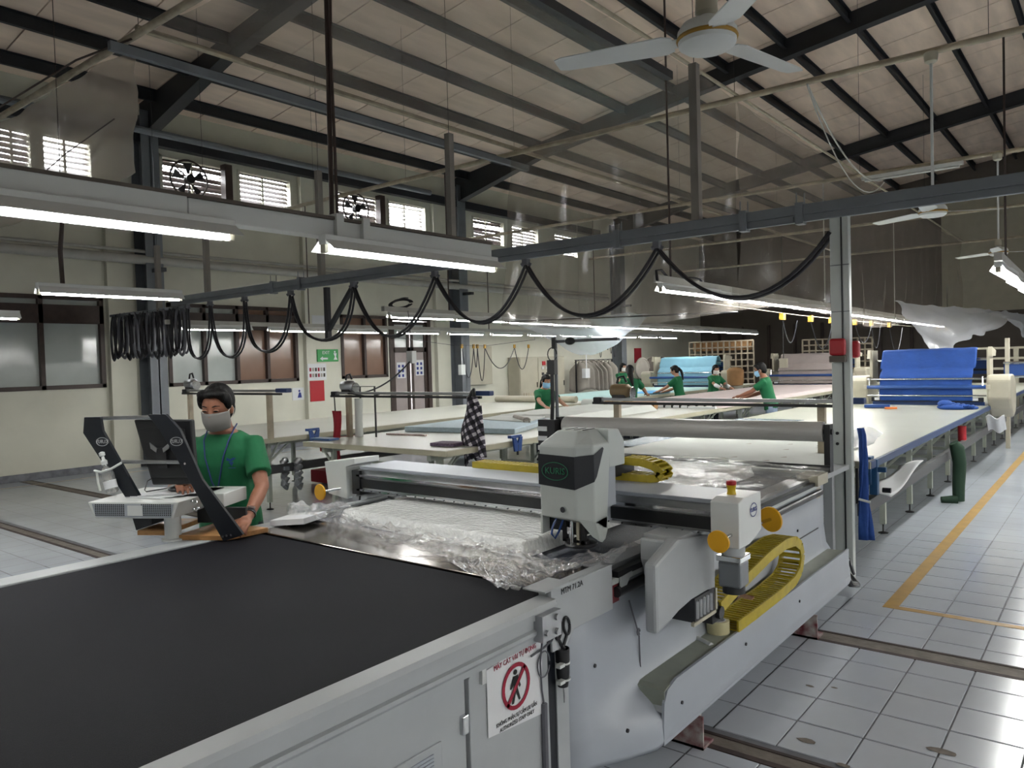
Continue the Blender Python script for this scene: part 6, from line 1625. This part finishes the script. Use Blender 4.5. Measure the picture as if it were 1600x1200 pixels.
# ------------------------------------------------------------------ far background
def lattice(label, x0, x1, y, z0, z1, nx, nz, loc):
    M_cream = mat('old_wood_cream', '8F8472', rough=.7, var=.2)
    t = thing('lattice_rack', label, 'rack', loc, 'lattice racks by the end wall')
    for i in range(nx + 1):
        x = x0 + (x1 - x0) * i / nx
        m = MB(); m.box(x - .022, x + .022, y - .02, y + .02, 0 if i in (0, nx) else z0, z1); m.build('upright', M_cream, t)
    for j in range(nz + 1):
        z = z0 + (z1 - z0) * j / nz
        m = MB(); m.box(x0, x1, y - .03, y + .03, z - .022, z + .022); m.build('crossbar', M_cream, t)
    return t
lattice('brownish lattice rack behind the light blue spreader', -11.9, -9.6, 25.0, .5, 2.22, 11, 8, (-10.7, 25, 0))
lattice('cream lattice rack behind the white post', -8.1, -6.0, 25.3, .9, 2.16, 10, 7, (-7, 25.3, 0))
m = MB(); m.box(-11.8, -9.7, 25.06, 25.1, 1.9, 2.2); tag(m.build('brown_board', M_card), 'brown board fixed behind the top of the brownish lattice rack', 'board')
t = thing('cream_rack', 'long cream shelving frame at the right edge behind the blue spreader', 'rack', (-2.6, 20, 0), None)
for x in (-3.9, -3.2, -2.0, -1.2):
    m = MB(); m.box(x - .05, x + .05, 21.95, 22.05, 0, 1.74); m.build('upright', M_cream, t)
for z in (.6, 1.2, 1.45, 1.70):
    m = MB(); m.box(-3.9, 1.0, 21.9, 22.1, z, z + .05); m.build('shelf', M_cream, t)
m = MB(); m.box(.95, 1.05, 21.95, 22.05, 0, 1.74); m.build('upright', M_cream, t)
# cabinets, sockets and things on the left wall
t = thing('electric_cabinet', 'tall two-door cream electric cabinet with a red switch by the left wall', 'cabinet', (-13.9, 18.8, 0))
m = MB(); m.box(-14.2, -13.78, 17.65, 19.95, .02, 1.86); m.build('body', M_cream, t)
for (a, b) in ((17.67, 18.52), (18.56, 19.93)):
    m = MB(); m.box(-13.78, -13.76, a, b, .05, 1.83); d = m.build('door', M_cream, t, bevel=.004)
    m = MB(); m.box(-13.76, -13.745, b - .06, b - .03, .95, 1.1); m.build('handle', M_black, d)
    for k in range(5):
        m = MB(); m.box(-13.762, -13.755, a + .12 + k * .12, a + .18 + k * .12, .5, .8); m.build('vent', M_pipe, d)
m = MB(); m.box(-13.76, -13.74, 18.75, 18.9, 1.6, 1.72); m.build('red_switch', M_red, t)
for k, (y, z) in enumerate(((18.72, 1.48), (18.92, 1.48), (18.72, 1.30), (18.95, 1.30), (18.83, 1.2))):
    m = MB(); m.box(-13.76, -13.74, y, y + .1, z, z + .08); m.build('button', M_black if k > 1 else M_white, t)
m = MB(); m.box(-14.22, -14.05, 15.75, 16.75, 1.12, 2.2); tag(m.build('wall_box', M_cream, None, bevel=.01), 'cream wall box between the second steel column and the electric cabinet', 'box')
t = thing('hanging_cables', 'yellow-clipped cables drooping on a line in front of the wall box', 'cable', (-12.6, 15, 1.3))
m = MB(); m.tube([(-11.8, 9.0, 2.50), (-12.6, 13.6, 2.17), (-12.9, 15.2, 2.17), (-13.3, 17.8, 2.35), (X0, 19.0, 2.6)], .006, 5); m.build('line', M_cable, t)
pts = [(-12.7, 14.0), (-12.8, 14.55), (-12.85, 14.75), (-12.9, 15.1), (-12.95, 16.4), (-13.0, 17.1)]
for i, (x, y) in enumerate(pts):
    m = MB(); m.box(x - .02, x + .02, y - .03, y + .03, 2.1, 2.2); m.build('clip', M_tape, t)
    if i < 5:
        m = MB(); m.tube(cat_curve((x, y, 2.12), (pts[i + 1][0], pts[i + 1][1], 2.12), (.75, .5, .85, .55, .6)[i]), .012, 6); m.build('cable', M_cable, t, True)
m = MB(); m.box(-12.75, -12.65, 13.9, 14.05, 1.45, 1.7); m.cyl((-12.7, 13.98, 1.7), (-12.7, 13.98, 2.1), .012, 6); m.build('socket_box', M_white, t)
t = thing('clothes_rail', 'row of grey-beige garments on hangers by the wall right of the electric cabinet', 'garments', (-13.6, 21.2, .5))
m = MB(); m.cyl((-13.6, 20.3, 1.72), (-13.6, 22.6, 1.72), .015, 8); m.build('rail', M_dkmetal, t)
for e in (20.35, 22.55):
    m = MB(); m.box(-13.62, -13.58, e - .02, e + .02, 0, 1.72); m.build('post', M_dkmetal, t)
for k in range(7):
    y = 20.5 + k * .3
    m = MB()
    m.grid(lambda u, v: (-13.6 + (u - .5) * (.2 + .5 * min(1, v * 4)) * 1.0, y + .05 * math.sin(u * 7 + k) + .10 * v * (u - .4), 1.68 - .12 * abs(u - .5) * (1 - v) - v * .95 - .05 * math.sin(u * 5 + k)), 10, 10)
    g = m.build('garment', M_greyc, t, 'all', solid=.02)
    m = MB(); m.tube([(-13.75, y, 1.64), (-13.6, y, 1.70), (-13.45, y, 1.64)], .01, 5); m.build('hanger', M_brown, g)
t = thing('drop_cables', 'bunch of thin black cables hanging above the garments', 'cable', (-13.3, 21, 1.8))
for k in range(9):
    y = 20.6 + k * .22
    m = MB(); m.tube(cat_curve((-13.3, y, 2.5), (-13.3, y + .2, 2.5), .35 + .12 * (k % 4)), .010, 5); m.build('cable', M_cable, t, True)
m = MB(); m.box(-13.4, -13.2, 20.5, 22.6, 2.48, 2.54); m.build('carrier', M_pipew, t)
m = MB(); m.tube([(-13.3, 20.5, 2.5), (-13.3, 20.5, 1.45)], .015, 6); m.box(-13.38, -13.24, 20.35, 20.6, 1.15, 1.45); m.build('pendant_switch', M_paper, t)
# bags and baskets by the far wall behind the woman at the wall column
for k, (y, x, r) in enumerate(((24.3, -13.4, .35), (24.9, -13.3, .38), (25.6, -13.3, .35), (26.2, -13.4, .33))):
    m = MB(); m.tube(ring_pts((x, y, 1.35), (.2, 1, 0), (0, 0, 1), r, r * 1.05, 20), .04, 6, False)
    m.lathe((x, y, 1.35), [(.02, -.03), (r, -.02), (r, .02), (.02, .03)], 20, (1, -.2, 0))
    tag(m.build('round_frame', (M_greyc, M_walldark, M_clut, M_cream)[k], None, True), ('pale grey', 'dark grey', 'dark brown', 'cream')[k] + ' round cloth-covered frame leaning high by the wall behind the women', 'frame', 'round frames by the wall')
m = MB(); m.box(-13.6, -13.0, 23.9, 26.7, .0, 1.0); tag(m.build('storage_bench', M_clut, None, bevel=.02), 'dark storage bench carrying the round frames by the wall', 'bench')
m = MB(); m.box(X0, X0 + .03, 25.2, 25.7, 1.55, 2.1); tag(m.build('red_notice', M_redc), 'small dark red notice on the far end of the left wall', 'notice')
# notices by the windows
t = thing('exit_sign', 'green exit sign with white arrow on the pier between the windows', 'sign', (X0 + .16, 11.02, 1.9))
m = MB(); m.box(X0 + .12, X0 + .15, 10.72, 11.30, 1.86, 2.14); m.build('plate', M_green2, t)
text('EXIT', .11, (X0 + .153, 10.95, 2.06), (0, -1, 0), (0, 0, 1), M_paper, t, flip=False) if False else text('EXIT', .10, (X0 + .153, 10.95, 2.06), (0, 1, 0), (0, 0, 1), M_paper, t)
m = MB(); m.prism([(X0 + .151, 10.78, 1.93), (X0 + .151, 10.86, 1.98), (X0 + .151, 10.86, 1.95), (X0 + .151, 11.0, 1.95), (X0 + .151, 11.0, 1.91), (X0 + .151, 10.86, 1.91), (X0 + .151, 10.86, 1.88)], (.003, 0, 0)); m.build('arrow', M_paper, t)
m = MB(); m.lathe((X0 + .151, 11.2, 2.08), [(.022, 0), (.022, .003)], 12, (1, 0, 0)); m.prism([(X0 + .151, 11.16, 1.9), (X0 + .151, 11.2, 1.97), (X0 + .151, 11.16, 2.05), (X0 + .151, 11.25, 2.05), (X0 + .151, 11.23, 1.97), (X0 + .151, 11.27, 1.9)], (.003, 0, 0)); m.build('running_figure', M_paper, t)
t = thing('notice_sheet', 'pale notice with rows of small pictures beside the first brown windows', 'notice', (X0 + .13, 10.6, 1.5))
m = MB(); m.box(X0 + .12, X0 + .13, 10.46, 10.96, 1.45, 1.82); m.build('sheet', M_paper, t)
for r_ in range(2):
    for k in range(6):
        m = MB(); m.box(X0 + .13, X0 + .133, 10.5 + k * .075, 10.55 + k * .075, 1.52 + r_ * .13, 1.60 + r_ * .13); m.build('picture', (M_inkr, M_greyc, M_clut)[k % 3], t)
m = MB(); m.box(X0 + .12, X0 + .14, 10.50, 10.88, .98, 1.44); tag(m.build('red_board', M_red), 'plain red board on the wall below the picture notice', 'board')
t = thing('figure_notice', 'small white notice with a dark figure left of the red board', 'notice', (X0 + .01, 10.3, 1.0))
m = MB(); m.box(X0, X0 + .01, 10.12, 10.42, 1.03, 1.30); m.build('sheet', M_paper, t)
m = MB(); m.lathe((X0 + .01, 10.3, 1.23), [(.025, 0), (.025, .003)], 12, (1, 0, 0)); m.prism([(X0 + .011, 10.25, 1.08), (X0 + .011, 10.29, 1.2), (X0 + .011, 10.34, 1.19), (X0 + .011, 10.36, 1.08)], (.003, 0, 0)); m.build('figure', M_inkb, t)
for (y, z, l) in ((13.3, 1.75, 'white paper notice on the left leaf of the brown door'), (13.95, 1.8, 'pale paper notice on the right leaf of the brown door')):
    t = thing('door_notice', l, 'notice', (X0 - .045, y, z))
    m = MB(); m.box(X0 - .05, X0 - .04, y - .02, y + .28, z - .35, z + .05); m.build('sheet', M_paper, t)
    for r_ in range(3):
        for k in range(2):
            m = MB(); m.box(X0 - .04, X0 - .038, y + .02 + k * .13, y + .09 + k * .13, z - .32 + r_ * .12, z - .25 + r_ * .12); m.build('mark', M_inkb, t)
m = MB(); m.box(X0, X0 + .01, 10.45 - 2.9 + 2.9, 10.75, 2.58, 2.85)
m = MB(); m.box(X0 + .12, X0 + .13, 10.62, 11.1, 2.62, 2.9); tag(m.build('small_notice', M_paper), 'small faded notice high on the pier above the exit sign', 'notice')
# papers at the machine's far left corner
m = MB(); m.obox((-3.50, 2.50, .93), (1, .3, .1), (-.3, 1, 0), (-.1, 0, 1), .22, .20, .03)
tag(m.build('white_board', M_paper), 'small white board at the left front corner of the cutting bed', 'board')
